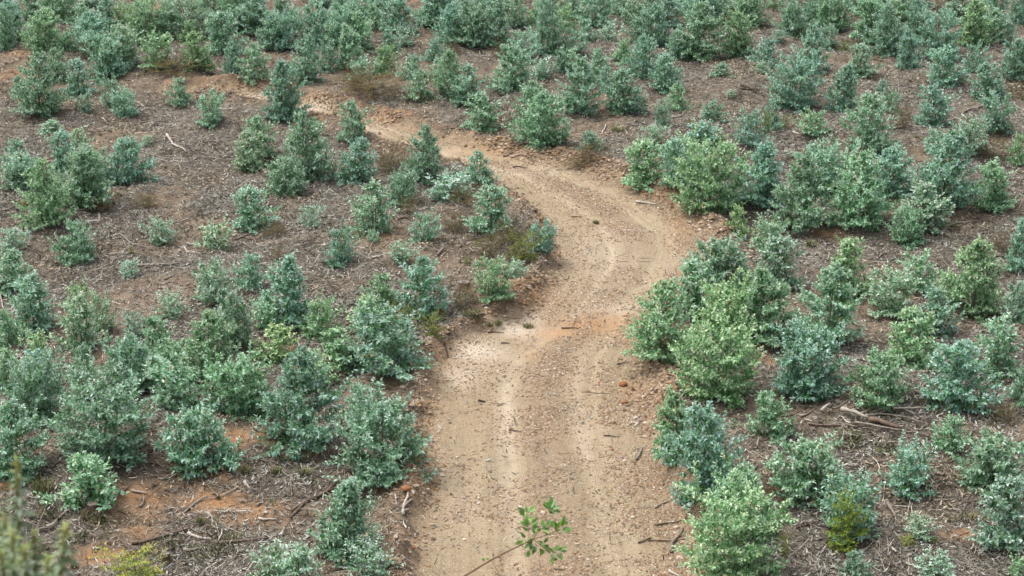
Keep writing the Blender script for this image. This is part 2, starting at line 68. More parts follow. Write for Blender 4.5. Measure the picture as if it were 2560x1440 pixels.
BRANCHES = [(-10.08, 57.42, -9.25, 55.66, 0.036, 'p'), (-11.27, 60.45, -10.77, 59.9, 0.025, 'g'), (10.86, 56.77, 11.37, 57.2, 0.036, 'p'), (13.51, 59.05, 14.19, 59.77, 0.037, 'g'), (9.43, 62.38, 9.96, 62.49, 0.026, 'p'), (8.13, 57.03, 8.25, 56.62, 0.03, 'p'), (0.03, 54.28, 0.44, 54.47, 0.02, 'd'), (-0.03, 55.28, 0.45, 55.28, 0.023, 'p'), (2.61, 57.07, 2.75, 57.84, 0.024, 'p'), (4.52, 58.07, 5.08, 58.47, 0.031, 'g'), (-9.76, 48.02, -8.75, 46.9, 0.026, 'g'), (-8.0, 47.08, -7.47, 46.41, 0.025, 'p'), (-7.99, 47.47, -7.71, 47.34, 0.031, 'p'), (-6.9, 47.93, -6.34, 48.59, 0.021, 'g'), (-6.79, 48.13, -6.08, 47.83, 0.016, 'b'), (-8.92, 45.93, -7.89, 45.61, 0.03, 'g'), (-8.09, 44.63, -7.83, 44.73, 0.019, 'g'), (-11.95, 44.8, -11.67, 43.94, 0.024, 'p'), (-5.14, 46.73, -4.75, 47.84, 0.02, 'b'), (-5.11, 46.71, -4.59, 47.17, 0.015, 'g'), (-10.76, 45.76, -10.45, 44.87, 0.02, 'g'), (-10.49, 49.3, -10.36, 48.74, 0.021, 'p'), (3.26, 51.29, 3.81, 51.07, 0.033, 'p'), (1.53, 50.08, 1.81, 50.08, 0.015, 'd'), (1.11, 42.57, 1.48, 42.44, 0.019, 'd'), (-0.53, 42.17, -0.18, 42.23, 0.013, 'd'), (-0.24, 41.69, -0.07, 41.7, 0.016, 'd'), (-3.33, 46.02, -3.0, 46.31, 0.025, 'p'), (-1.78, 46.34, -1.74, 47.12, 0.03, 'g'), (0.51, 45.17, 0.78, 46.14, 0.024, 'g'), (-2.89, 49.07, -2.45, 49.14, 0.026, 'b'), (-1.48, 41.27, -1.39, 40.71, 0.022, 'd'), (2.25, 40.47, 2.51, 40.58, 0.015, 'd'), (-1.3, 48.62, -1.04, 48.74, 0.026, 'p'), (-3.84, 45.4, -3.75, 44.61, 0.02, 'g'), (10.71, 48.35, 11.83, 49.22, 0.026, 'g'), (10.63, 48.86, 10.87, 48.12, 0.031, 'g'), (8.82, 47.98, 8.92, 47.02, 0.031, 'g'), (8.93, 46.93, 9.35, 47.78, 0.02, 'g'), (11.64, 46.87, 12.11, 46.93, 0.04, 'b'), (8.67, 46.35, 9.25, 46.53, 0.02, 'g'), (8.06, 48.06, 8.14, 47.87, 0.031, 'b'), (-7.03, 34.08, -6.75, 34.02, 0.027, 'p'), (-5.25, 35.36, -4.62, 35.17, 0.024, 'g'), (-5.36, 34.81, -4.8, 34.5, 0.016, 'g'), (-4.12, 34.74, -4.08, 34.11, 0.023, 'g'), (-6.74, 32.34, -5.77, 32.88, 0.029, 'b'), (-5.8, 32.74, -5.37, 32.54, 0.03, 'p'), (-5.25, 32.41, -5.2, 32.78, 0.022, 'p'), (-5.82, 32.89, -5.78, 32.55, 0.019, 'g'), (-5.18, 32.38, -4.32, 32.46, 0.03, 'b'), (-7.01, 32.56, -6.61, 32.0, 0.022, 'b'), (-5.99, 33.37, -5.59, 33.89, 0.023, 'g'), (-4.6, 33.21, -4.24, 33.04, 0.023, 'p'), (-4.01, 33.11, -3.78, 34.07, 0.026, 'b'), (-3.97, 33.28, -3.16, 34.8, 0.034, 'b'), (-8.3, 32.74, -8.18, 33.0, 0.045, 'p'), (-8.53, 32.51, -7.92, 33.36, 0.022, 'g'), (-7.31, 33.99, -7.09, 34.28, 0.019, 'g'), (-7.2, 36.93, -6.7, 37.03, 0.033, 'b'), (-5.46, 36.88, -4.99, 37.31, 0.029, 'b'), (-6.84, 35.09, -6.47, 34.8, 0.02, 'g'), (-5.81, 32.27, -5.53, 32.31, 0.037, 'g'), (-4.98, 34.38, -4.86, 34.2, 0.031, 'p'), (-4.67, 33.56, -4.52, 33.83, 0.019, 'g'), (-6.8, 33.58, -6.77, 33.89, 0.019, 'g'), (-2.35, 34.26, -2.13, 34.43, 0.027, 'p'), (-1.95, 32.85, -1.89, 33.53, 0.034, 'p'), (-1.96, 33.12, -1.81, 33.46, 0.03, 'p'), (-2.1, 33.06, -1.95, 33.25, 0.019, 'g'), (-2.12, 33.49, -2.04, 33.17, 0.015, 'p'), (-1.71, 32.32, -1.66, 32.7, 0.018, 'p'), (-2.3, 32.23, -1.95, 31.86, 0.018, 'p'), (-2.09, 31.48, -1.98, 31.68, 0.018, 'g'), (-1.96, 31.1, -1.81, 31.41, 0.018, 'p'), (-0.06, 37.17, 0.18, 37.06, 0.014, 'd'), (-0.69, 38.59, -0.55, 38.51, 0.024, 'd'), (2.38, 35.78, 2.52, 36.4, 0.028, 'g'), (2.78, 31.98, 3.06, 32.81, 0.029, 'g'), (2.57, 33.01, 3.05, 33.07, 0.016, 'd'), (2.24, 32.32, 2.49, 32.52, 0.015, 'd'), (2.41, 32.42, 3.06, 32.44, 0.013, 'd'), (2.71, 31.31, 2.88, 31.09, 0.022, 'p'), (1.81, 36.88, 2.13, 36.85, 0.014, 'd'), (2.62, 33.75, 2.96, 33.99, 0.015, 'g'), (0.72, 31.38, 0.9, 31.3, 0.012, 'd'), (6.43, 36.53, 6.9, 36.2, 0.045, 'p'), (6.9, 36.2, 7.48, 35.88, 0.056, 'b'), (5.78, 36.4, 6.85, 36.15, 0.02, 'b'), (6.64, 36.15, 7.56, 35.8, 0.024, 'g'), (6.93, 36.37, 7.98, 35.99, 0.024, 'g'), (7.05, 36.21, 8.04, 35.65, 0.02, 'b'), (7.22, 36.02, 7.99, 35.59, 0.02, 'b'), (7.35, 35.89, 7.98, 35.72, 0.016, 'g'), (5.65, 36.59, 5.95, 36.83, 0.02, 'g'), (6.3, 36.73, 6.63, 36.99, 0.024, 'g'), (6.04, 36.54, 6.23, 36.75, 0.041, 'p'), (7.4, 36.38, 8.16, 36.53, 0.028, 'g'), (7.83, 35.54, 7.84, 35.13, 0.036, 'p'), (6.17, 35.58, 6.65, 35.89, 0.016, 'b'), (6.82, 33.46, 6.87, 32.93, 0.038, 'g'), (5.02, 32.28, 5.65, 33.13, 0.018, 'b'), (6.26, 34.63, 6.58, 34.48, 0.023, 'g'), (7.89, 34.35, 8.34, 34.37, 0.019, 'g'), (7.86, 34.04, 8.22, 34.0, 0.013, 'd'), (7.15, 31.63, 7.71, 31.72, 0.014, 'b'), (5.11, 31.34, 5.16, 31.13, 0.018, 'g'), (6.92, 61.42, 7.71, 61.73, 0.027, 'd'), (7.07, 61.68, 7.55, 61.45, 0.032, 'b'), (6.38, 64.91, 6.12, 64.92, 0.027, 'g')]
STUMPS = [(-7.61, 33.35, 0.099, 0.16), (-6.05, 31.79, 0.083, 0.18), (-1.11, 44.13, 0.126, 0.13)]
LOOSE = [(-1.93, 33.56, 0.102, 'o'), (-1.43, 33.02, 0.054, 't'), (-1.72, 31.71, 0.049, 'o'), (-1.54, 32.32, 0.043, 't'), (-0.69, 33.63, 0.04, 'p'), (-0.63, 33.9, 0.037, 'p'), (2.96, 32.89, 0.058, 'p'), (2.2, 33.36, 0.051, 'p'), (0.16, 33.19, 0.051, 'p'), (2.58, 37.56, 0.06, 't'), (2.5, 37.68, 0.064, 'p'), (2.36, 38.33, 0.057, 't'), (2.39, 37.44, 0.056, 't'), (2.3, 38.45, 0.074, 'o'), (2.32, 39.36, 0.1, 'o'), (-4.12, 35.33, 0.046, 'p'), (-7.35, 32.13, 0.049, 'p'), (-6.11, 32.29, 0.043, 'p'), (-6.35, 34.76, 0.053, 't'), (-4.47, 33.33, 0.051, 'p'), (0.03, 43.52, 0.064, 't'), (-1.4, 41.73, 0.061, 't'), (-0.16, 42.87, 0.049, 'p'), (1.01, 48.71, 0.05, 't'), (2.02, 37.5, 0.072, 't'), (-3.51, 31.64, 0.042, 'p'), (-3.83, 32.7, 0.036, 't'), (-8.45, 32.44, 0.043, 't'), (-4.58, 32.73, 0.05, 't')]
ORANGE = [(1.79, 42.69, 1.08, 0.6, 1), (0.98, 42.33, 0.71, 0.47, 0.9199999999999999), (2.35, 43.05, 0.59, 0.36, 0.8049999999999999), (0.43, 41.18, 0.43, 0.34, 0.40249999999999997), (-5.98, 34.94, 0.52, 0.52, 1), (-5.42, 34.77, 0.42, 0.46, 0.8049999999999999), (-6.94, 33.94, 0.88, 0.44, 0.9199999999999999), (-5.44, 33.78, 0.74, 0.54, 1), (-9.43, 34.52, 0.51, 0.56, 1), (-7.23, 31.94, 0.53, 0.4, 0.9199999999999999), (-6.68, 32.84, 0.36, 0.31, 0.8049999999999999), (-5.36, 36.07, 0.44, 0.49, 0.9199999999999999), (-4.67, 36.16, 0.39, 0.49, 0.8049999999999999), (-4.02, 35.8, 0.58, 0.48, 0.8049999999999999), (-15.85, 63.61, 0.83, 1.22, 0.69), (-16.55, 66.12, 0.99, 1.05, 0.575), (-12.74, 72.94, 0.8, 0.94, 1), (-10.51, 50.59, 0.31, 0.97, 0.69), (-3.35, 59.08, 0.96, 0.43, 0.575), (8.9, 37.46, 0.48, 0.38, 0.9199999999999999), (10.16, 39.14, 0.37, 0.31, 1), (4.99, 33.7, 0.41, 0.33, 0.9199999999999999), (7.95, 32.02, 0.4, 0.25, 0.8049999999999999), (2.5, 39.14, 0.25, 0.41, 0.575), (4.3, 49.64, 0.31, 0.93, 0.575), (-1.13, 55.66, 1.13, 0.48, 0.45999999999999996), (-4.83, 40.74, 0.26, 0.22, 0.8049999999999999), (7.86, 48.72, 0.6, 0.3, 0.69), (11.26, 49.64, 0.51, 0.31, 0.575), (5.34, 40.74, 0.26, 0.22, 0.8049999999999999), (10.77, 63.86, 0.51, 0.49, 0.69), (5.45, 39.45, 0.25, 0.42, 0.8049999999999999), (-3.49, 48.13, 0.6, 0.59, 0.575), (-3.94, 73.57, 0.58, 0.8, 0.9199999999999999), (0.18, 44.17, 0.88, 0.63, 0.69), (-1.47, 40.74, 0.26, 0.88, 0.45999999999999996), (-2.01, 34.27, 0.37, 0.56, 0.69), (-4.67, 33.46, 0.91, 0.54, 0.69), (-6.15, 34.11, 0.93, 0.66, 0.575), (-6.93, 33.46, 0.73, 0.43, 0.575)]
PALE = [(-0.78, 41.18, 0.65, 0.67, 1.0), (0.09, 42.45, 0.58, 0.47, 0.95), (0.45, 43.05, 0.27, 0.36, 0.9), (-1.1, 39.87, 0.42, 0.64, 0.7), (-0.12, 38.04, 0.18, 2.16, 0.5), (-0.14, 35.63, 0.17, 1.41, 0.3), (1.43, 36.89, 0.18, 1.12, 0.35), (2.38, 43.66, 0.64, 0.37, 0.5), (2.16, 47.26, 0.98, 1.71, 0.25), (-4.47, 58.04, 0.71, 0.51, 0.5), (-6.33, 60.29, 1.1, 0.35, 0.9), (-8.2, 61.63, 1.12, 0.23, 0.95), (-2.04, 55.66, 0.68, 0.48, 0.4), (0.22, 53.99, 0.88, 0.54, 0.35), (-0.96, 33.94, 0.52, 1.63, 0.15)]
LANDMARKS = [(7.0, 36.36, 'the brush heap on the mound'), (-1.92, 33.4, 'the rust-orange stone by the track'), (3.53, 51.1, 'the white log on the verge'), (1.3, 42.48, 'the dark stick on orange soil'), (-7.63, 33.39, 'the sawn stump'), (-9.67, 56.61, 'the stout bleached branch'), (-8.44, 45.9, 'the long grey log'), (-7.78, 46.92, 'the paired bleached sticks'), (-10.77, 63.12, 'the heather at the far track end'), (-4.28, 60.68, 'the broad heather beside the track'), (-3.35, 54.13, 'the heather hidden in the bend'), (2.16, 54.37, 'the dark heather on the outer verge'), (0.22, 46.28, 'the yellow-green shrub on the bend'), (5.83, 32.21, 'the big yellow-green bush'), (-0.36, 42.96, 'the crumbling earth bank'), (11.25, 48.68, 'the forked grey branch'), (11.87, 46.87, 'the brown log'), (7.24, 61.47, 'the dark brush pile'), (7.63, 57.27, 'the two upright yellow shrubs'), (11.15, 67.19, 'the bright low shrub'), (13.85, 59.36, 'the slanting grey log'), (11.14, 57.08, 'the white stick by heather'), (-5.66, 32.79, 'the crossed dead branches'), (-5.53, 34.52, 'the rust-coloured soil patch'), (-3.63, 34.13, 'the long brown branch'), (2.91, 32.46, 'the grey stick on the verge'), (2.46, 36.1, 'the short grey stick on the rubble bank'), (9.68, 36.79, 'the heather above rusty soil'), (-1.7, 41.32, 'the olive shrub overhanging the track'), (-6.47, 31.22, 'the bright shrub at the slope foot'), (-13.95, 65.47, 'the upright brown heather'), (15.34, 72.1, 'the brown heather by the ridge'), (8.79, 47.07, 'the tangle of grey sticks'), (-6.59, 48.35, 'the crossed thin sticks'), (-11.69, 44.33, 'the pale leaning stick'), (-1.3, 48.54, 'the bleached stick in heather'), (-3.34, 70.04, 'the round silvery sapling'), (-9.03, 45.5, 'the small silvery ball bush'), (5.22, 72.1, 'the far heather in the dense stand'), (-15.46, 63.08, 'the bare rusty bank'), (0.23, 55.35, 'the straight stick by the track'), (15.29, 60.67, 'the rounded dark heather'), (-5.18, 35.31, 'the thin branch on rusty soil'), (-6.94, 36.86, 'the half-hidden brown log')]
TWIG_BASE = (-1.111, 14.974)
TWIG_STEMS = [([None, (-0.795, 14.909, 8.703), (-0.563, 14.981, 8.888), (-0.381, 15.019, 8.987), (-0.149, 15.07, 9.12), (0.083, 15.065, 9.249), (0.182, 15.082, 9.292)], 0.014, 0.0055), ([(0.175, 15.081, 9.289), (0.232, 15.161, 9.358), (0.282, 15.188, 9.43), (0.326, 15.253, 9.459)], 0.005, 0.003), ([(0.175, 15.081, 9.289), (0.313, 15.052, 9.353), (0.401, 15.022, 9.416)], 0.005, 0.003), ([(0.132, 15.074, 9.271), (0.14, 15.197, 9.313), (0.107, 15.266, 9.352), (0.123, 15.307, 9.405)], 0.004, 0.0025), ([(0.182, 15.08, 9.286), (0.237, 15.016, 9.261), (0.303, 14.984, 9.233), (0.362, 14.979, 9.218)], 0.004, 0.0025), ([(0.149, 15.121, 9.253), (0.171, 15.031, 9.242)], 0.003, 0.002), ([(-0.172, 15.065, 9.108), (-0.099, 15.016, 8.981), (-0.06, 14.981, 8.888)], 0.003, 0.002)]
TWIG_CLUSTERS = [((0.33, 15.286, 9.453), (0.2, -0.15, 0.9), 8, 0.95), ((0.122, 15.119, 9.495), (0.1, -0.15, 0.9), 6, 0.95), ((0.15, 15.259, 9.307), (0, -0.15, 0.8), 9, 0.95), ((0.254, 15.095, 9.363), (0.3, -0.15, 0.5), 5, 0.95), ((0.409, 15.101, 9.379), (0.6, -0.15, 0.4), 9, 0.95), ((0.159, 15.135, 9.208), (-0.1, -0.15, -0.3), 7, 0.95), ((0.223, 15.167, 9.176), (0.4, -0.15, -0.4), 5, 0.95), ((0.271, 15.071, 9.242), (0.9, -0.15, 0), 3, 0.95), ((0.36, 15.028, 9.195), (0.7, -0.15, 0.1), 6, 0.95), ((0.07, 15.119, 9.273), (-0.7, -0.15, 0.3), 3, 0.95), ((0.302, 15.092, 9.131), (0.3, -0.15, -0.8), 2, 0.95), ((0.185, 15.122, 9.29), (0.2, -0.15, 0.6), 3, 0.95), ((0.288, 15.177, 9.417), (0.6, -0.15, 0.2), 2, 0.95), ((-0.225, 15.061, 9.099), (-0.2, 0, 1), 5, 0.32), ((-0.192, 15.066, 9.111), (-0.2, 0, 1), 4, 0.32), ((-0.089, 15.084, 9.157), (-0.2, 0, 1), 3, 0.32), ((-0.146, 15.076, 9.136), (-0.2, 0, 1), 3, 0.32), ((-0.017, 15.097, 9.191), (-0.2, 0, 1), 2, 0.32)]
FG_BASE = (-1.783, 6.489)
FG_STALKS = [((-1.809, 6.777, 14.026), 0.75), ((-1.586, 6.512, 13.894), 0.7), ((-1.89, 6.837, 13.765), 0.7), ((-1.77, 6.771, 13.733), 0.7), ((-1.673, 6.56, 13.739), 0.6), ((-1.943, 6.914, 13.826), 0.7), ((-1.712, 6.395, 13.868), 0.6), ((-1.79, 6.549, 13.85), 0.7), ((-1.688, 6.713, 13.581), 0.6), ((-1.796, 6.39, 13.855), 0.6)]

#@@TERRAIN_BEGIN
def _hash(ix, iy, s):
    n = (ix.astype(np.int64) * 374761393 + iy.astype(np.int64) * 668265263 + s * 1442695041) & 0x7fffffff
    n = ((n ^ (n >> 13)) * 1274126177) & 0x7fffffff
    return ((n ^ (n >> 16)) & 0xffff) / 65535.0

def vnoise(x, y, s=0):
    ix, iy = np.floor(x), np.floor(y)
    fx, fy = x - ix, y - iy
    fx = fx * fx * (3 - 2 * fx); fy = fy * fy * (3 - 2 * fy)
    a = _hash(ix, iy, s); b = _hash(ix + 1, iy, s); c = _hash(ix, iy + 1, s); d = _hash(ix + 1, iy + 1, s)
    return (a * (1 - fx) + b * fx) * (1 - fy) + (c * (1 - fx) + d * fx) * fy

def fbm(x, y, s=0, o=4):
    v = 0.0; a = 0.5
    for k in range(o):
        v = v + a * vnoise(x * 2 ** k + 17.3 * k, y * 2 ** k - 9.1 * k, s + k); a *= 0.5
    return v / (1 - 0.5 ** o)

def sstep(a, b, v):
    t = np.clip((v - a) / (b - a), 0, 1)
    return t * t * (3 - 2 * t)

def poly_dist(x, y, pts):
    best = np.full(x.shape, 1e9)
    for (ax, ay), (bx, by) in zip(pts[:-1], pts[1:]):
        dx, dy = bx - ax, by - ay
        t = np.clip(((x - ax) * dx + (y - ay) * dy) / (dx * dx + dy * dy + 1e-9), 0, 1)
        best = np.minimum(best, (x - ax - t * dx) ** 2 + (y - ay - t * dy) ** 2)
    return np.sqrt(best)

def road_fields(x, y):
    """signed distance to the track (negative on it) and lateral position 0..1 across it"""
    wx = x + 0.22 * (fbm(x * 0.9, y * 0.9, 71, 3) - 0.5); wy = y + 0.5 * (fbm(x * 0.9, y * 0.9, 91, 3) - 0.5)
    dl = poly_dist(wx, wy, ROAD_L); dr = poly_dist(wx, wy, ROAD_R)
    ring = ROAD_L + ROAD_R[::-1]
    ins = np.zeros(x.shape, bool)
    for (ax, ay), (bx, by) in zip(ring, ring[1:] + ring[:1]):
        c = ((ay > wy) != (by > wy)) & (wx < (bx - ax) * (wy - ay) / (by - ay + 1e-12) + ax)
        ins ^= c
    d = np.minimum(dl, dr)
    return np.where(ins, -d, d), dl / (dl + dr + 1e-9), dl < dr

def height(x, y):
    x = np.asarray(x, float); y = np.asarray(y, float)
    d, lat, left = road_fields(x, y)
    out = sstep(0.1, 1.6, d)
    big = (fbm(x * 0.16, y * 0.16, 3, 2) - 0.5) * 0.7
    med = (fbm(x * 0.75, y * 0.75, 11, 3) - 0.5) * 0.42
    fin = (fbm(x * 2.8, y * 2.8, 23, 3) - 0.5) * 0.17
    z = out * (big + med) + sstep(-0.1, 0.3, d) * fin * (1 + 1.3 * np.exp(-((d - 0.35) / 0.35) ** 2))
    bank = np.where(left, 0.17, 0.24)
    bank = bank + 0.22 * np.exp(-((x - 4.6) ** 2 + (y - 38.0) ** 2) / 30.0) + 0.25 * np.exp(-((x - 0.6) ** 2 / 4.0 + (y - 48.5) ** 2 / 3.0))
    z = z + bank * sstep(0.0, 0.75, d)
    z = z + 0.19 * np.exp(-((d - 0.42) / 0.27) ** 2) * (0.25 + 1.5 * vnoise(x * 1.1, y * 1.1, 41))
    on = sstep(0.1, -0.5, d)
    rut = np.exp(-((lat - 0.36) / 0.05) ** 2) + np.exp(-((lat - 0.72) / 0.05) ** 2)
    z = z + on * ((fbm(x * 0.8, y * 0.8, 55, 4) - 0.5) * 0.13 - 0.035 * rut + 0.03 * np.exp(-((lat - 0.55) / 0.1) ** 2))
    for mx, my, mr, mh in MOUNDS:
        z = z + mh * np.exp(-((x - mx) ** 2 + (y - my) ** 2) / mr ** 2)
    hill = 16.1 - 0.575 * np.maximum(y, -2.5) + 0.25 * (fbm(x * 0.5, y * 0.5, 77, 3) - 0.5)
    hill = np.where(y < 33, hill, hill - (y - 33))
    return 0.5 * (z + hill + np.sqrt((z - hill) ** 2 + 0.35))
#@@TERRAIN_END

def hz(x, y):
    return float(height(np.array([x]), np.array([y]))[0])

# ------------------------------------------------------------------ helpers
def mesh_np(name, V, F, mat, attrs=None, smooth=False):
    """V (n,3); F list of arrays, each (m,3) or (m,4)"""
    me = bpy.data.meshes.new(name)
    V = np.asarray(V, np.float32)
    if not isinstance(F, list): F = [F]
    F = [np.asarray(f, np.int32) for f in F if len(f)]
    me.vertices.add(len(V)); me.vertices.foreach_set('co', V.ravel())
    loops = np.concatenate([f.ravel() for f in F])
    counts = np.concatenate([np.full(len(f), f.shape[1], np.int32) for f in F])
    starts = np.concatenate([[0], np.cumsum(counts)[:-1]]).astype(np.int32)
    me.loops.add(len(loops)); me.loops.foreach_set('vertex_index', loops)
    me.polygons.add(len(counts)); me.polygons.foreach_set('loop_start', starts)
    try: me.polygons.foreach_set('loop_total', counts)
    except Exception: pass
    me.polygons.foreach_set('use_smooth', np.full(len(counts), smooth))
    for k, a in (attrs or {}).items():
        a = np.asarray(a, np.float32)
        if a.ndim == 1:
            at = me.attributes.new(k, 'FLOAT', 'POINT'); at.data.foreach_set('value', a)
        else:
            at = me.attributes.new(k, 'FLOAT_COLOR', 'POINT')
            at.data.foreach_set('color', np.hstack([a, np.ones((len(a), 1), np.float32)]).ravel())
    me.update(calc_edges=True)
    if mat: me.materials.append(mat)
    return me

def link(name, data, parent=None, loc=None, rot=None, scale=None):
    o = bpy.data.objects.new(name, data)
    COL.objects.link(o)
    if parent is not None: o.parent = parent
    if loc is not None: o.location = loc
    if rot is not None: o.rotation_euler = rot
    if scale is not None: o.scale = scale
    return o

def tag(o, label, cat, group=None, kind=None):
    if label: o['label'] = label
    if cat: o['category'] = cat
    if group: o['group'] = group
    if kind: o['kind'] = kind
    return o

def unit(a):
    return a / (np.linalg.norm(a, axis=-1, keepdims=True) + 1e-9)

class NT:
    def __init__(s, name):
        s.m = bpy.data.materials.new(name); s.m.use_nodes = True
        s.t = s.m.node_tree; s.b = s.t.nodes['Principled BSDF']; s.out = s.t.nodes['Material Output']
    def n(s, ty, **kw):
        q = s.t.nodes.new(ty)
        for k, v in kw.items(): setattr(q, k, v)
        return q
    def l(s, a, b): s.t.links.new(a, b)
    def attr(s, name): return s.n('ShaderNodeAttribute', attribute_name=name)
    def noise(s, co, scale, detail=4, rough=0.6, dist=0.0):
        q = s.n('ShaderNodeTexNoise'); q.inputs['Scale'].default_value = scale; q.inputs['Detail'].default_value = detail
        q.inputs['Roughness'].default_value = rough; q.inputs['Distortion'].default_value = dist
        s.l(co, q.inputs['Vector']); return q.outputs['Fac']
    def ramp(s, fac, stops):
        q = s.n('ShaderNodeValToRGB'); e = q.color_ramp.elements
        while len(e) < len(stops): e.new(0.5)
        for i, (p, c) in enumerate(stops):
            e[i].position = p; e[i].color = (c, c, c, 1) if isinstance(c, (int, float)) else (*c, 1)
        s.l(fac, q.inputs['Fac']); return q.outputs['Color']
    def mix(s, fac, a, b, mode='MIX'):
        q = s.n('ShaderNodeMix', data_type='RGBA', blend_type=mode)
        for k, v in ((0, fac), (6, a), (7, b)):
            if isinstance(v, (int, float)): q.inputs[k].default_value = v
            elif isinstance(v, tuple): q.inputs[k].default_value = (*v, 1)
            else: s.l(v, q.inputs[k])
        return q.outputs[2]
    def math(s, op, a, b=0.0, clamp=False):
        q = s.n('ShaderNodeMath', operation=op, use_clamp=clamp)
        for k, v in ((0, a), (1, b)):
            if isinstance(v, (int, float)): q.inputs[k].default_value = v
            else: s.l(v, q.inputs[k])
        return q.outputs[0]
    def bump(s, h, strength, dist):
        q = s.n('ShaderNodeBump'); q.inputs['Strength'].default_value = strength; q.inputs['Distance'].default_value = dist
        s.l(h, q.inputs['Height']); s.l(q.outputs[0], s.b.inputs['Normal'])

def leaf_material(name, stops, young, transl=0.22, rough=0.5, spec=0.35, tcol=(0.2, 0.34, 0.1)):
    t = NT(name)
    c = t.ramp(t.attr('rnd').outputs['Fac'], stops)
    c = t.mix(t.attr('young').outputs['Fac'], c, young)
    oi = t.n('ShaderNodeObjectInfo')
    c = t.mix(1.0, c, oi.outputs['Color'], 'MULTIPLY')
    v = t.math('MULTIPLY_ADD', oi.outputs['Random'], 0.3); v.node.inputs[2].default_value = 0.85
    hsv = t.n('ShaderNodeHueSaturation'); t.l(v, hsv.inputs['Value']); t.l(c, hsv.inputs['Color'])
    c = hsv.outputs[0]
    t.l(c, t.b.inputs['Base Color'])
    t.b.inputs['Roughness'].default_value = rough
    t.b.inputs['Specular IOR Level'].default_value = spec
    tr = t.n('ShaderNodeBsdfTranslucent'); t.l(t.mix(0.45, c, tcol), tr.inputs['Color'])
    ms = t.n('ShaderNodeMixShader'); ms.inputs[0].default_value = transl
    t.l(t.b.outputs[0], ms.inputs[1]); t.l(tr.outputs[0], ms.inputs[2]); t.l(ms.outputs[0], t.out.inputs['Surface'])
    return t.m

def plain_attr_material(name, rough=0.85, spec=0.2, gain=1.0):
    """colour carried per piece in the attribute 'col' with a little grain"""
    t = NT(name)
    tc = t.n('ShaderNodeTexCoord')
    g = t.ramp(t.noise(tc.outputs['Object'], 40, 3), [(0.25, 0.72 * gain), (0.75, 1.22 * gain)])
    c = t.mix(1.0, t.attr('col').outputs['Color'], g, 'MULTIPLY')
    t.l(c, t.b.inputs['Base Color']); t.b.inputs['Roughness'].default_value = rough
    t.b.inputs['Specular IOR Level'].default_value = spec
    return t.m

def wood_material(name, lo, hi):
    t = NT(name)
    tc = t.n('ShaderNodeTexCoord'); mp = t.n('ShaderNodeMapping'); mp.inputs['Scale'].default_value = (1, 1, 1)
    t.l(tc.outputs['Object'], mp.inputs['Vector'])
    n1 = t.noise(mp.outputs[0], 14, 5, 0.65, 0.6)
    c = t.ramp(n1, [(0.3, lo), (0.7, hi)])
    oi = t.n('ShaderNodeObjectInfo')
    v = t.math('MULTIPLY_ADD', oi.outputs['Random'], 0.4); v.node.inputs[2].default_value = 0.8
    hsv = t.n('ShaderNodeHueSaturation'); t.l(v, hsv.inputs['Value']); t.l(c, hsv.inputs['Color'])
    t.l(hsv.outputs[0], t.b.inputs['Base Color']); t.b.inputs['Roughness'].default_value = 0.85
    t.b.inputs['Specular IOR Level'].default_value = 0.2
    t.bump(n1, 0.5, 0.01)
    return t.m

def stone_material(name, lo, hi):
    t = NT(name)
    tc = t.n('ShaderNodeTexCoord')
    n1 = t.noise(tc.outputs['Object'], 9, 5, 0.6)
    c = t.ramp(n1, [(0.3, lo), (0.7, hi)])
    oi = t.n('ShaderNodeObjectInfo')
    v = t.math('MULTIPLY_ADD', oi.outputs['Random'], 0.5); v.node.inputs[2].default_value = 0.75
    hsv = t.n('ShaderNodeHueSaturation'); t.l(v, hsv.inputs['Value']); t.l(c, hsv.inputs['Color'])
    t.l(hsv.outputs[0], t.b.inputs['Base Color']); t.b.inputs['Roughness'].default_value = 0.85
    t.b.inputs['Specular IOR Level'].default_value = 0.25
    t.bump(n1, 0.4, 0.02)
    return t.m

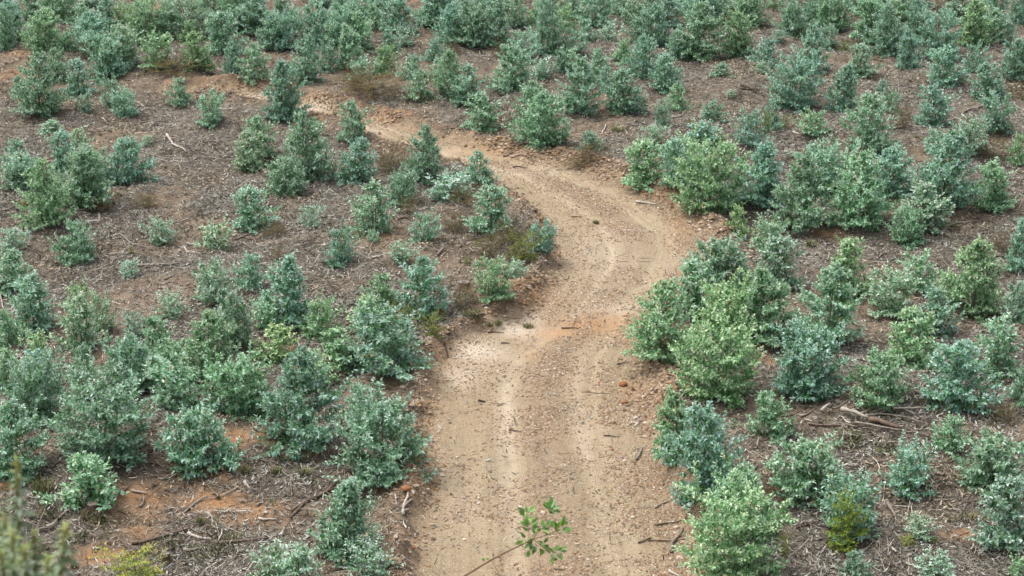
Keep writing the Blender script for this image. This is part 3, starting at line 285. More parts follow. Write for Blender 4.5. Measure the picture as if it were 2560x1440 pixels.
# ------------------------------------------------------------------ materials
def earth_material():
    t = NT('earth')
    tc = t.n('ShaderNodeTexCoord'); co = tc.outputs['Object']
    road = t.attr('road').outputs['Fac']; orange = t.attr('orange').outputs['Fac']
    pale = t.attr('pale').outputs['Fac']; lat = t.attr('lat').outputs['Fac']
    n_big = t.noise(co, 0.55, 5, 0.6); n_med = t.noise(co, 3.2, 6, 0.65); n_fin = t.noise(co, 22, 5, 0.7); n_mic = t.noise(co, 85, 3, 0.7)
    # littered soil
    soil = t.ramp(n_med, [(0.3, (0.062, 0.055, 0.044)), (0.52, (0.134, 0.118, 0.092)), (0.75, (0.23, 0.195, 0.146))])
    rust = t.ramp(n_fin, [(0.3, (0.25, 0.128, 0.056)), (0.7, (0.42, 0.222, 0.103))])
    om = t.math('MULTIPLY', orange, t.ramp(n_med, [(0.34, 0.4), (0.58, 1.0)]), True)
    soil = t.mix(om, soil, rust)
    # wheel-packed dirt of the track
    streak_v = t.n('ShaderNodeCombineXYZ'); t.l(t.math('MULTIPLY', lat, 26.0), streak_v.inputs[0]); 
    sep = t.n('ShaderNodeSeparateXYZ'); t.l(co, sep.inputs[0])
    t.l(t.math('MULTIPLY', sep.outputs[1], 0.16), streak_v.inputs[1])
    streak = t.noise(streak_v.outputs[0], 1.0, 5, 0.6)
    dirt = t.ramp(n_fin, [(0.28, (0.165, 0.125, 0.077)), (0.5, (0.262, 0.204, 0.127)), (0.75, (0.36, 0.292, 0.193))])
    dirt = t.mix(t.ramp(streak, [(0.35, 0.0), (0.62, 0.75)]), dirt, (0.36, 0.282, 0.18))
    wob = t.math('ADD', lat, t.math('MULTIPLY', t.math('SUBTRACT', n_big, 0.5), 0.10))
    wheel = t.ramp(wob, [(0.0, 0.0), (0.29, 0.05), (0.345, 1.0), (0.40, 0.0), (0.63, 0.0), (0.69, 0.85), (0.74, 0.1), (0.79, 0.6), (0.84, 0.0)])
    grit = t.ramp(wob, [(0.0, 0.35), (0.1, 0.0), (0.38, 0.0), (0.45, 0.8), (0.58, 0.7), (0.66, 0.0), (0.86, 0.1), (0.95, 0.7)])
    patchy = t.ramp(n_big, [(0.3, 0.5), (0.6, 1.0)])
    dirt = t.mix(t.math('MULTIPLY', t.math('MULTIPLY', grit, patchy), t.ramp(n_fin, [(0.35, 1.0), (0.6, 0.25)])), dirt, (0.2, 0.145, 0.1))
    dirt = t.mix(t.math('MULTIPLY', t.math('MULTIPLY', wheel, patchy), 0.8), dirt, (0.46, 0.378, 0.262))
    dirt = t.mix(t.ramp(n_med, [(0.3, 0.6), (0.5, 0.0)]), dirt, (0.215, 0.155, 0.105))
    dirt = t.mix(t.math('MULTIPLY', t.ramp(n_big, [(0.45, 0.0), (0.7, 0.35)]), 1.0), dirt, (0.30, 0.205, 0.123))
    dirt = t.mix(t.math('MULTIPLY', orange, t.ramp(n_med, [(0.3, 0.35), (0.6, 0.95)]), True), dirt, (0.39, 0.215, 0.103))
    dirt = t.mix(t.math('MULTIPLY', pale, t.ramp(n_fin, [(0.3, 0.35), (0.6, 0.95)]), True), dirt, (0.60, 0.505, 0.395))
    edge = t.math('ADD', road, t.math('MULTIPLY', t.math('SUBTRACT', n_med, 0.5), 0.9))
    col = t.mix(t.ramp(edge, [(0.35, 0.0), (0.65, 1.0)]), soil, dirt)
    # small stones and crumbs
    vo = t.n('ShaderNodeTexVoronoi'); vo.inputs['Scale'].default_value = 24; vo.inputs['Randomness'].default_value = 1.0
    t.l(co, vo.inputs['Vector'])
    cellr = t.n('ShaderNodeSeparateColor'); t.l(vo.outputs['Color'], cellr.inputs[0])
    stone_here = t.math('MULTIPLY', t.ramp(cellr.outputs[0], [(0.52, 0.0), (0.56, 1.0)]), t.ramp(vo.outputs['Distance'], [(0.28, 1.0), (0.42, 0.0)]))
    stone_c = t.ramp(cellr.outputs[1], [(0.0, (0.2, 0.135, 0.085)), (0.5, (0.4, 0.285, 0.185)), (1.0, (0.6, 0.5, 0.38))])
    col = t.mix(t.math('MULTIPLY', stone_here, 0.75), col, stone_c)
    col = t.mix(1.0, col, t.ramp(n_mic, [(0.25, 0.42), (0.75, 1.16)]), 'MULTIPLY')
    t.l(col, t.b.inputs['Base Color']); t.b.inputs['Roughness'].default_value = 0.95
    t.b.inputs['Specular IOR Level'].default_value = 0.12
    hgt = t.math('ADD', t.math('MULTIPLY', n_fin, 0.7), t.math('ADD', t.math('MULTIPLY', stone_here, 0.35), t.math('MULTIPLY', n_mic, 0.3)))
    t.bump(hgt, 0.9, 0.03)
    return t.m

M_EARTH = earth_material()
M_EUC = leaf_material('eucalyptus_leaf',
    [(0.0, (0.036, 0.125, 0.024)), (0.3, (0.080, 0.208, 0.080)), (0.6, (0.172, 0.328, 0.208)), (0.965, (0.42, 0.55, 0.46)), (0.975, (0.27, 0.165, 0.08)), (1.0, (0.36, 0.20, 0.09))],
    (0.56, 0.655, 0.54), transl=0.22, rough=0.40, spec=0.5, tcol=(0.22, 0.46, 0.12))
M_ARB = leaf_material('broadleaf', [(0.0, (0.045, 0.085, 0.012)), (0.5, (0.10, 0.145, 0.018)), (1.0, (0.20, 0.20, 0.025))],
    (0.30, 0.27, 0.03), tcol=(0.3, 0.33, 0.03))
M_TWIGLEAF = leaf_material('glossy_green_leaf', [(0.0, (0.045, 0.12, 0.02)), (0.5, (0.085, 0.20, 0.03)), (1.0, (0.16, 0.28, 0.06))],
    (0.22, 0.32, 0.06), rough=0.38, spec=0.5, tcol=(0.2, 0.4, 0.04))
M_FGLEAF = leaf_material('hoary_leaf', [(0.0, (0.09, 0.13, 0.045)), (0.5, (0.17, 0.22, 0.12)), (1.0, (0.27, 0.32, 0.23))],
    (0.24, 0.29, 0.08), rough=0.6)
M_HEATH = leaf_material('heather_foliage', [(0.0, (0.060, 0.058, 0.018)), (0.5, (0.115, 0.092, 0.034)), (1.0, (0.175, 0.115, 0.06))], (0.19, 0.12, 0.07), transl=0.15, rough=0.8, spec=0.1, tcol=(0.15, 0.12, 0.04))
M_GRASS = plain_attr_material('grass_blade', 0.7, 0.2)
M_LITTER = plain_attr_material('dead_leaf', 0.8, 0.22, 0.92)
M_GRAVEL = plain_attr_material('gravel_stone', 0.85, 0.25, 0.72)
WOOD = {'p': wood_material('bleached_wood', (0.25, 0.215, 0.175), (0.44, 0.385, 0.325)),
        'g': wood_material('grey_wood', (0.12, 0.10, 0.082), (0.25, 0.212, 0.175)),
        'b': wood_material('brown_wood', (0.07, 0.048, 0.035), (0.17, 0.12, 0.086)),
        'd': wood_material('dark_wood', (0.035, 0.025, 0.018), (0.085, 0.06, 0.043))}
M_STEM = wood_material('young_bark', (0.10, 0.105, 0.065), (0.22, 0.215, 0.15))
M_STALK = wood_material('stalk_bark', (0.14, 0.12, 0.035), (0.26, 0.22, 0.06))
M_REDSTEM = wood_material('reddish_bark', (0.10, 0.052, 0.032), (0.20, 0.105, 0.065))
STONE = {'p': stone_material('pale_stone', (0.30, 0.245, 0.185), (0.48, 0.41, 0.33)),
         't': stone_material('tan_stone', (0.19, 0.135, 0.087), (0.33, 0.245, 0.165)),
         'o': stone_material('rust_stone', (0.21, 0.085, 0.035), (0.36, 0.155, 0.065))}

# ------------------------------------------------------------------ ground and track (one height field, split along the track edge)
def axis(lo, hi, step, far):
    core = list(np.arange(lo, hi + 1e-6, step))
    up, s = [], step
    p = core[-1]
    while p < far[1]: s *= 1.25; p += s; up.append(p)
    dn, s = [], step
    p = core[0]
    while p > far[0]: s *= 1.25; p -= s; dn.append(p)
    return np.array(dn[::-1] + core + up)

def soil_marks(x, y):
    o = np.zeros(x.shape); p = np.zeros(x.shape)
    for mx, my, rx, ry, a in ORANGE:
        o = np.maximum(o, a * np.exp(-(((x - mx) / rx) ** 2 + ((y - my) / ry) ** 2)))
    for mx, my, rx, ry, a in PALE:
        p = np.maximum(p, a * np.exp(-(((x - mx) / rx) ** 2 + ((y - my) / ry) ** 2)))
    return o, p

gx = axis(-19.0, 19.0, 0.1, (-900, 900)); gy = axis(29.0, 79.0, 0.1, (-500, 1400))
GX, GY = np.meshgrid(gx, gy)
fx, fy = GX.ravel(), GY.ravel()
GZ = height(fx, fy)
D, LAT, LEFT = road_fields(fx, fy)
o_, p_ = soil_marks(fx, fy)
wild = sstep(0.55, 0.75, fbm(fx * 0.35, fy * 0.35, 131, 4))
verge = np.exp(-((D - 0.5) / 0.45) ** 2) * (D > -0.2)
o_ = np.clip(o_ + (D > 0) * (0.2 * wild + 0.2 * verge), 0, 1)
attrs = dict(road=sstep(0.75, -0.25, D), lat=LAT, orange=o_, pale=p_)
nx, ny = len(gx), len(gy)
idx = np.arange(nx * ny).reshape(ny, nx)
Q = np.stack([idx[:-1, :-1], idx[:-1, 1:], idx[1:, 1:], idx[1:, :-1]], -1).reshape(-1, 4)
onroad = (D[Q] < 0).sum(1) >= 2
V = np.stack([fx, fy, GZ], 1)
def sub(name, q):
    used = np.unique(q); remap = np.zeros(nx * ny, np.int64); remap[used] = np.arange(len(used))
    return link(name, mesh_np(name, V[used], remap[q], M_EARTH, {k: a[used] for k, a in attrs.items()}, True))
ground = tag(sub('ground', Q[~onroad]), 'brown littered plantation soil with rusty bare patches', 'ground', kind='structure')
track = tag(sub('dirt_track', Q[onroad]), 'winding tan dirt track with tyre ruts and gravel', 'track', kind='structure')

# ------------------------------------------------------------------ naming by what stands nearby
ORD = ['nearest to', 'second nearest to', 'third nearest to']
def zone(x, y, d, left):
    if y > 64.5 + 0.18 * x and x < 2: return 'on the slope beyond the far end of the track'
    if abs(d) < 1.3: return 'on the verge of the dirt track'
    if left: return 'on the littered ground inside the bend of the track'
    return 'on the littered ground outside the bend of the track'

def ph_kind(ph):
    k = []
    if 'heather' in ph: k.append('heather')
    if 'silvery' in ph: k.append('eucalyptus')
    elif 'shrub' in ph or 'bush' in ph: k.append('shrub')
    if any(w in ph for w in ('branch', 'stick', 'log', 'brush', 'tangle')): k.append('branch')
    if 'stump' in ph: k.append('stump')
    if 'stone' in ph: k.append('stone')
    return k

def place_labels(items, kind, limit=3.2):
    """items: dicts with x, y, look. Adds item['label']; things alike share one"""
    X = np.array([i['x'] for i in items]); Y = np.array([i['y'] for i in items])
    d, _, left = road_fields(X, Y)
    buck = {}
    for k, it in enumerate(items):
        best = min(((math.hypot(it['x'] - lx, it['y'] - ly), ph) for lx, ly, ph in LANDMARKS if not (kind in ph_kind(ph) and math.hypot(it['x'] - lx, it['y'] - ly) < 1.1)), key=lambda q: q[0])
        it['lm'] = best
        if best[0] < limit: buck.setdefault((it['look'], best[1]), []).append(it)
    for k, it in enumerate(items):
        if it['lm'][0] < limit:
            b = sorted(buck[(it['look'], it['lm'][1])], key=lambda q: q['lm'][0])
            r = b.index(it)
            if len(b) == 1: it['label'] = it['look'] + ' close to ' + it['lm'][1]
            elif r < 3: it['label'] = it['look'] + ' ' + ORD[r] + ' ' + it['lm'][1]
            else: it['label'] = it['look'] + ' a few paces from ' + it['lm'][1]
        else:
            it['label'] = it['look'] + ' ' + zone(it['x'], it['y'], d[k], left[k])

def split_by_neighbour(items):
    """eucalypts still sharing a label are told apart by the plant each stands next to"""
    X = np.array([i['x'] for i in items]); Y = np.array([i['y'] for i in items])
    d, _, left = road_fields(X, Y)
    n = {}
    for it in items: n[it['label']] = n.get(it['label'], 0) + 1
    for k, it in enumerate(items):
        if n[it['label']] < 2: continue
        o = min((q for q in items if q is not it), key=lambda q: math.hypot(q['x'] - it['x'], q['y'] - it['y']))
        z = zone(it['x'], it['y'], d[k], left[k])
        z = 'beyond the track' if 'beyond' in z else 'on the track verge' if 'verge' in z else 'inside the track bend' if 'inside' in z else 'outside the track bend'
        if it['lm'][0] < 3.2: z = 'by ' + it['lm'][1]
        w = o['look'].split()
        size = ' '.join(w[:2]) if w[0] == 'very' else w[0]
        colr = o['look'].split(' eucalyptus')[0].split()[-1]
        new = '%s beside a %s %s one %s' % (it['look'], size, colr, z)
        if len(new.split()) <= 16: it['label2'] = new
    for it in items: it['label'] = it.pop('label2', it['label'])

# ------------------------------------------------------------------ plant building blocks
def leaves_mesh(name, mat, P, Dr, N, L, W, rnd, young, droop=0.18, fold=0.22):
    P = np.array(P, float); Dr = unit(np.array(Dr, float)); N = np.array(N, float)
    L = np.array(L)[:, None]; W = np.array(W)[:, None]
    S = unit(np.cross(Dr, N)); N = unit(np.cross(S, Dr))
    mid = P + Dr * L * 0.5
    def edge(f, sg, w): return P + Dr * L * f + S * (W * w * sg) + N * W * fold * w * 2 - N * L * droop * f * f * 0.6
    tip = P + Dr * L * 0.98 - N * L * droop
    n = len(P)
    V = np.stack([P, edge(.24, 1, .43), edge(.62, 1, .41), tip, edge(.62, -1, .41), edge(.24, -1, .43), mid], 1).reshape(-1, 3)
    b = np.arange(n)[:, None] * 7
    F = np.concatenate([b + np.array([[6, (k + 1) % 6, k]]) for k in range(6)])
    return mesh_np(name, V, F, mat, dict(rnd=np.repeat(rnd, 7), young=np.repeat(young, 7)))

def tube_arrays(pts, radii, sides=5, off=0):
    pts = np.array(pts, float); n = len(pts)
    T = np.gradient(pts, axis=0); T = unit(T)
    ref = np.array([0.31, 0.17, 0.93]); ref = ref if abs(T[0] @ ref) < 0.9 else np.array([1.0, 0.1, 0.0])
    A = unit(np.cross(T, ref)); B = np.cross(T, A)
    a = np.linspace(0, 2 * np.pi, sides, endpoint=False)
    V = (pts[:, None] + np.array(radii)[:, None, None] * (np.cos(a)[None, :, None] * A[:, None] + np.sin(a)[None, :, None] * B[:, None])).reshape(-1, 3)
    F = []
    for i in range(n - 1):
        for j in range(sides):
            k = (j + 1) % sides
            F.append((off + i * sides + j, off + i * sides + k, off + (i + 1) * sides + k, off + (i + 1) * sides + j))
    caps = [tuple(off + j for j in range(sides))[::-1], tuple(off + (n - 1) * sides + j for j in range(sides))]
    tri = []
    for c in (caps if sides > 3 else []):
        for j in range(1, sides - 1): tri.append((c[0], c[j], c[j + 1]))
    return V, F, tri

class Tubes:
    def __init__(s): s.V = []; s.Q = []; s.T = []; s.n = 0
    def add(s, pts, radii, sides=5):
        V, F, T = tube_arrays(pts, radii, sides, s.n); s.V.append(V); s.Q += F; s.T += T; s.n += len(V)
    def mesh(s, name, mat, smooth=True):
        return mesh_np(name, np.concatenate(s.V), [np.array(s.Q), np.array(s.T).reshape(-1, 3)], mat, smooth=smooth)

def make_eucalypt(seed, H, R, nb, profile, leaf, spacing=0.056, leaders=3, lean=0.05, mat=None, sub=5, wide=0.5, upturn=0.32, name='eucalyptus'):
    """young eucalypt: stem, tiered branches, opposite leaves. Returns (foliage mesh, stem mesh)"""
    rg = random.Random(seed); npr = np.random.RandomState(seed)
    P, Dr, N, L, W, rn, yo = [], [], [], [], [], [], []
    tb = Tubes()
    lx, ly = rg.uniform(-lean, lean), rg.uniform(-lean, lean)
    def stem_at(t): return np.array([lx * t * t * H + 0.02 * math.sin(5 * t + seed), ly * t * t * H + 0.02 * math.cos(4 * t + seed), t * H])
    ts = np.linspace(0, 0.98, 8)
    tb.add([stem_at(t) + (np.array([0, 0, -0.05]) if t == 0 else 0) for t in ts], [0.016 * H * (1 - 0.85 * t) + 0.002 for t in ts], 6)
    def dress(pts, size, tip_young, start=0.12):
        """leaf pairs along a shoot"""
        seg = np.linalg.norm(np.diff(pts, axis=0), axis=1); cum = np.concatenate([[0], np.cumsum(seg)]); tot = cum[-1]
        s = tot * start; k = rg.randint(0, 1)
        roll = rg.uniform(0, 3)
        while s < tot + 1e-6:
            i = min(len(seg) - 1, max(0, int(np.searchsorted(cum, s) - 1))); f = (s - cum[i]) / (seg[i] + 1e-9)
            p = pts[i] * (1 - f) + pts[i + 1] * f
            ax = unit(pts[i + 1] - pts[i])
            u = unit(np.cross(ax, np.array([0.02, 0.01, 1.0]) if abs(ax[2]) < 0.95 else np.array([math.cos(roll), math.sin(roll), 0.1]))); v = np.cross(ax, u)
            q = s / tot
            for sg in (-1, 1):
                if rg.random() < 0.07: continue
                ang = (k % 2) * 1.57 + rg.uniform(-0.45, 0.45)
                side = (math.cos(ang) * u + math.sin(ang) * v) * sg
                fwd = 0.35 + 0.75 * q ** 2 + rg.uniform(-0.2, 0.25)
                d = side + ax * fwd + np.array([0, 0, rg.uniform(-0.45, 0.2) + 0.25 * q])
                sz = size * rg.uniform(0.72, 1.15) * (1.0 - 0.42 * max(0, q - 0.55) / 0.45)
                P.append(p); Dr.append(d); N.append(np.array([rg.gauss(0, 0.38), rg.gauss(0, 0.38), 1.0]) + 0.35 * ax)
                L.append(sz); W.append(sz * wide * rg.uniform(0.8, 1.15))
                rn.append(1.0 if rg.random() < 0.010 else min(.965, max(0, rg.gauss(0.48, 0.32)))); yo.append(min(1, max(0, (q - 0.58) / 0.42 * tip_young * rg.uniform(0.1, 1.15))))
            s += spacing * rg.uniform(0.75, 1.25) * (1 - 0.35 * q); k += 1
        d = unit(pts[-1] - pts[-2])
        for _ in range(2):
            P.append(pts[-1]); Dr.append(d + npr.normal(0, 0.3, 3)); N.append(npr.normal(0, 1, 3) + np.array([0, 0, .4])); L.append(size * 0.6); W.append(size * 0.28)
            rn.append(rg.random() * .96); yo.append(tip_young * rg.uniform(0.5, 1))
    def shoot(base, az, elev, length, bend, size, ty, r0, start=0.12):
        n = 5; pts = [np.array(base, float)]; e = elev; a = az
        for i in range(n):
            a += rg.uniform(-0.16, 0.16); e = min(1.45, e + bend / n + rg.uniform(-0.08, 0.08))
            pts.append(pts[-1] + np.array([math.cos(a) * math.cos(e), math.sin(a) * math.cos(e), math.sin(e)]) * length / n)
        pts = np.array(pts)
        pts[:, 2] = np.maximum(pts[:, 2], 0.03)
        tb.add(pts, [r0 * (1 - 0.8 * i / n) for i in range(n + 1)], 3)
        dress(pts, size, ty, start)
        return pts
    lobes = [(rg.uniform(0, 6.28), rg.uniform(0.05, 0.8), rg.uniform(0.15, 0.35) * rg.choice((-1, 1, 1))) for _ in range(7)]
    for b in range(nb):
        t = 0.02 + 0.93 * (b + rg.random()) / nb
        t = t ** 1.35
        az = b * 2.39996 + rg.uniform(-0.5, 0.5)
        r = R * profile(t) * rg.uniform(0.72, 1.12)
        for la, lt, lv in lobes:
            r *= 1 + lv * math.exp(-((math.cos(az - la) - 1) ** 2) / 0.25 - ((t - lt) / 0.16) ** 2)
        r = max(r, 0.07)
        elev = -0.12 + 0.68 * t + rg.uniform(-0.14, 0.14)
        length = r / max(0.68, math.cos(elev + upturn * 0.5))
        pts = shoot(stem_at(t), az, elev, length, upturn, leaf * (1.02 - 0.22 * t), 0.55 + 0.4 * t, 0.006 * H * (1 - 0.6 * t) + 0.001)
        for k in range(sub):
            q = rg.uniform(0.25, 0.9); i = min(4, int(q * 5)); p = pts[i] + (pts[i + 1] - pts[i]) * (q * 5 - i)
            shoot(p, az + rg.choice((-1, 1)) * rg.uniform(0.5, 1.25), elev + rg.uniform(-0.1, 0.6), length * rg.uniform(0.28, 0.5), upturn, leaf * 0.92, 0.5 + 0.4 * t, 0.0025 * H)
    for k in range(leaders):
        shoot(stem_at(0.82 + 0.1 * rg.random()), rg.uniform(0, 6.28), 1.15 + rg.uniform(-0.1, 0.2), H * rg.uniform(0.1, 0.17), 0.15, leaf * 0.75, 1.0, 0.003 * H, 0.05)
    fo = leaves_mesh(name + '_foliage', mat or M_EUC, P, Dr, N, L, W, np.array(rn), np.array(yo))
    Pa = np.array(P) + unit(np.array(Dr)) * (np.array(L) * 0.7)[:, None]
    return fo, tb.mesh(name + '_stem', M_STEM), float(np.percentile(Pa[:, 2], 98.5)), 2 * float(np.percentile(np.hypot(Pa[:, 0], Pa[:, 1]), 93))

def cone(p=0.8): return lambda t: (1 - t) ** p * min(1.0, 0.95 + 0.5 * t)
def dome(t): return math.sqrt(max(0.02, 1 - ((t - 0.18) / 0.86) ** 2)) * min(1.0, 0.86 + 0.8 * t)
def hive(p, q): return lambda t: (1 - t ** p) ** q * min(1.0, 0.9 + 0.6 * t)
def egg(t): return (math.sin(math.pi * (0.22 + 0.76 * t)) ** 0.8)

VAR = []   # (height, width, foliage, stem, silver)
def var(q, silver=False): VAR.append((q[2], q[3], q[0], q[1], silver))
for s in range(4): var(make_eucalypt(100 + s, 1.75, 0.82, 50 + 5 * s, hive(1.1 + 0.12 * s, 0.85), 0.13 - 0.005 * s, lean=0.1))
for s in range(5): var(make_eucalypt(200 + s, 1.4, 0.8, 44 + 4 * s, dome if s % 2 else hive(1.35 + .1 * s, 0.8), 0.13 - 0.005 * s, lean=0.12))
for s in range(4): var(make_eucalypt(300 + s, 1.05, 0.8, 38 + 4 * s, dome if s % 2 else hive(1.4, .75), 0.125, lean=0.16))
for s in range(3): var(make_eucalypt(400 + s, 1.2, 0.6, 40 + 4 * s, hive(1.2, .8), 0.115, sub=4, lean=0.12))
for s in range(4): var(make_eucalypt(500 + s, 0.78, 0.5, 28 + 3 * s, dome if s % 2 else hive(1.4, .75), 0.105, sub=4, lean=0.15))
for s in range(2): var(make_eucalypt(600 + s, 0.44, 0.34, 24, dome, 0.095, sub=2, spacing=0.05))
for s in range(2): var(make_eucalypt(700 + s, 0.5, 0.29, 34, egg, 0.062, sub=3, spacing=0.036, wide=0.42), True)

TINT = {'b': (0.96, 1.0, 1.02), 'g': (1.03, 1.06, 0.88), 'y': (1.2, 1.1, 0.74), 's': (1.16, 1.06, 1.1)}
def euc_look(h, w, t):
    a = h / w
    size = 'tiny' if h < 0.62 else 'small' if h < 0.95 else 'medium' if h < 1.35 else 'tall' if h < 1.8 else 'very tall'
    shape = 'narrow' if a > 1.35 else 'conical' if a > 1.08 else 'rounded' if a > 0.8 else 'low spreading'
    colr = {'b': 'blue-green', 'g': 'fresh green', 'y': 'yellow-tinged', 's': 'silvery'}[t]
    return '%s %s %s eucalyptus' % (size, shape, colr)

items = [dict(x=x, y=y, h=h, w=w, t=t, look=euc_look(h, w, t)) for x, y, h, w, t in EUCALYPTS]
place_labels(items, 'eucalyptus')
split_by_neighbour(items)
rg = random.Random(7)
for it in items:
    ball = it['t'] == 's' and it['h'] < 0.66
    cand = sorted(VAR, key=lambda v: abs(math.log(v[0] / it['h'])) + 0.7 * abs(math.log((v[1] / v[0]) / (it['w'] / it['h']))) + (0 if v[4] == ball else 3))[:4]
    v = rg.choice(cand[:3] if not ball else cand[:2])
    root = link('eucalyptus_sapling', None, None, (it['x'], it['y'], hz(it['x'], it['y'])), (rg.uniform(-.05, .05), rg.uniform(-.05, .05), rg.uniform(0, 6.28)))
    root.empty_display_size = 0.1
    root.scale = (it['w'] / v[1], it['w'] / v[1], it['h'] / v[0])
    tag(root, it['label'], 'eucalyptus', 'young eucalyptus planted across the clearing')
    f = link('foliage', v[2], root); link('stem', v[3], root)
    c = TINT[it['t']]; j = rg.uniform(-0.06, 0.06)
    f.color = (c[0] * (1 + j), c[1], c[2] * (1 - j * 1.5), 1)

# ------------------------------------------------------------------ heather and other scrub
hv = [make_eucalypt(900 + k, 0.62, 0.42, 34, dome, 0.04, spacing=0.021, mat=M_HEATH, name='heather', sub=5, wide=0.2, upturn=0.9, leaders=5) for k in range(3)]
items = [dict(x=x, y=y, h=h, w=w, look=('wide' if w > 0.8 else 'small') + ' brown-olive heather clump') for x, y, h, w in HEATHER]
place_labels(items, 'heather')
for k, it in enumerate(items):
    root = link('heather_clump', None, None, (it['x'], it['y'], hz(it['x'], it['y'])), (0, 0, rg.uniform(0, 6.28)), (it['w'] / hv[k % 3][3], it['w'] / hv[k % 3][3], it['h'] / hv[k % 3][2]))
    tag(root, it['label'], 'heather', 'heather clumps on the clearing')
    link('foliage', hv[k % 3][0], root); link('stem', hv[k % 3][1], root)

yq = [make_eucalypt(800, 1.1, 0.5, 44, dome, 0.08, spacing=0.05, mat=M_ARB, name='broadleaf', wide=0.4),
      make_eucalypt(801, 0.62, 0.4, 34, dome, 0.065, spacing=0.045, mat=M_ARB, name='broadleaf', sub=3, wide=0.4),
      make_eucalypt(802, 0.34, 0.25, 22, egg, 0.055, spacing=0.04, mat=M_ARB, name='broadleaf', sub=2, wide=0.4)]
yv = [(q[2], q[3], q[0], q[1]) for q in yq]
items = [dict(x=x, y=y, h=h, w=w, look=('bushy' if h > 0.75 else 'low' if h > 0.32 else 'tiny') + ' yellow-green broadleaf shrub') for x, y, h, w in SHRUBS]
place_labels(items, 'shrub')
for it in items:
    v = min(yv, key=lambda q: abs(math.log(q[0] / it['h'])))
    root = link('broadleaf_shrub', None, None, (it['x'], it['y'], hz(it['x'], it['y'])), (0, 0, rg.uniform(0, 6.28)), (it['w'] / v[1], it['w'] / v[1], it['h'] / v[0]))
    tag(root, it['label'], 'shrub', 'yellow-green shrubs between the eucalyptus')
    f = link('foliage', v[2], root); link('stem', v[3], root)
    j = rg.uniform(0.75, 1.1) * (1.9 if it['y'] < 31.8 else 1.0); f.color = (j * rg.uniform(.85, 1.1), j, j, 1)

def blades(n, r, rad, hmin, hmax, cols, wid=0.006, arch=0.5):
    a = r.uniform(0, 6.283, n); q = np.sqrt(r.rand(n)) * rad
    B = np.stack([np.cos(a) * q, np.sin(a) * q, np.full(n, -0.01)], 1)
    h = r.uniform(hmin, hmax, n)
    o = unit(np.stack([np.cos(a) + r.normal(0, .5, n), np.sin(a) + r.normal(0, .5, n), np.zeros(n)], 1)) * (h * arch * r.uniform(.2, 1.2, n))[:, None]
    s = unit(np.cross(o + 1e-4, np.array([0, 0, 1.0]))) * wid
    m = B + o * 0.35; m[:, 2] += h * 0.6
    t = B + o; t[:, 2] += h * r.uniform(0.75, 1, n)
    V = np.stack([B - s, B + s, m + s * .8, m - s * .8, t], 1).reshape(-1, 3)
    b = np.arange(n)[:, None] * 5
    c = np.array(cols)[r.randint(0, len(cols), n)] * r.uniform(.75, 1.25, (n, 1))
    return V, [b + np.array([[0, 1, 2, 3]]), b + np.array([[3, 2, 4]])], np.repeat(c, 5, 0)
gcols = [(0.10, 0.13, 0.03), (0.07, 0.12, 0.03), (0.16, 0.15, 0.06), (0.22, 0.18, 0.09)]
gv = []
for s in range(3):
    Vb, Fb, cb = blades(140, np.random.RandomState(40 + s), 0.14, 0.1, 0.3, gcols)
    gv.append(mesh_np('grass_tuft', Vb, Fb, M_GRASS, dict(col=cb)))
items = [dict(x=x, y=y, h=h, w=w, look=('broad' if w > 0.4 else 'small') + ' green grass tuft') for x, y, h, w in TUFTS]
place_labels(items, 'grass')
for k, it in enumerate(items):
    o = link('grass_tuft', gv[k % 3], None, (it['x'], it['y'], hz(it['x'], it['y'])), (0, 0, rg.uniform(0, 6.28)), (it['w'] / .42, it['w'] / .42, it['h'] / .25))
    tag(o, it['label'], 'grass', 'grass tufts on the clearing')

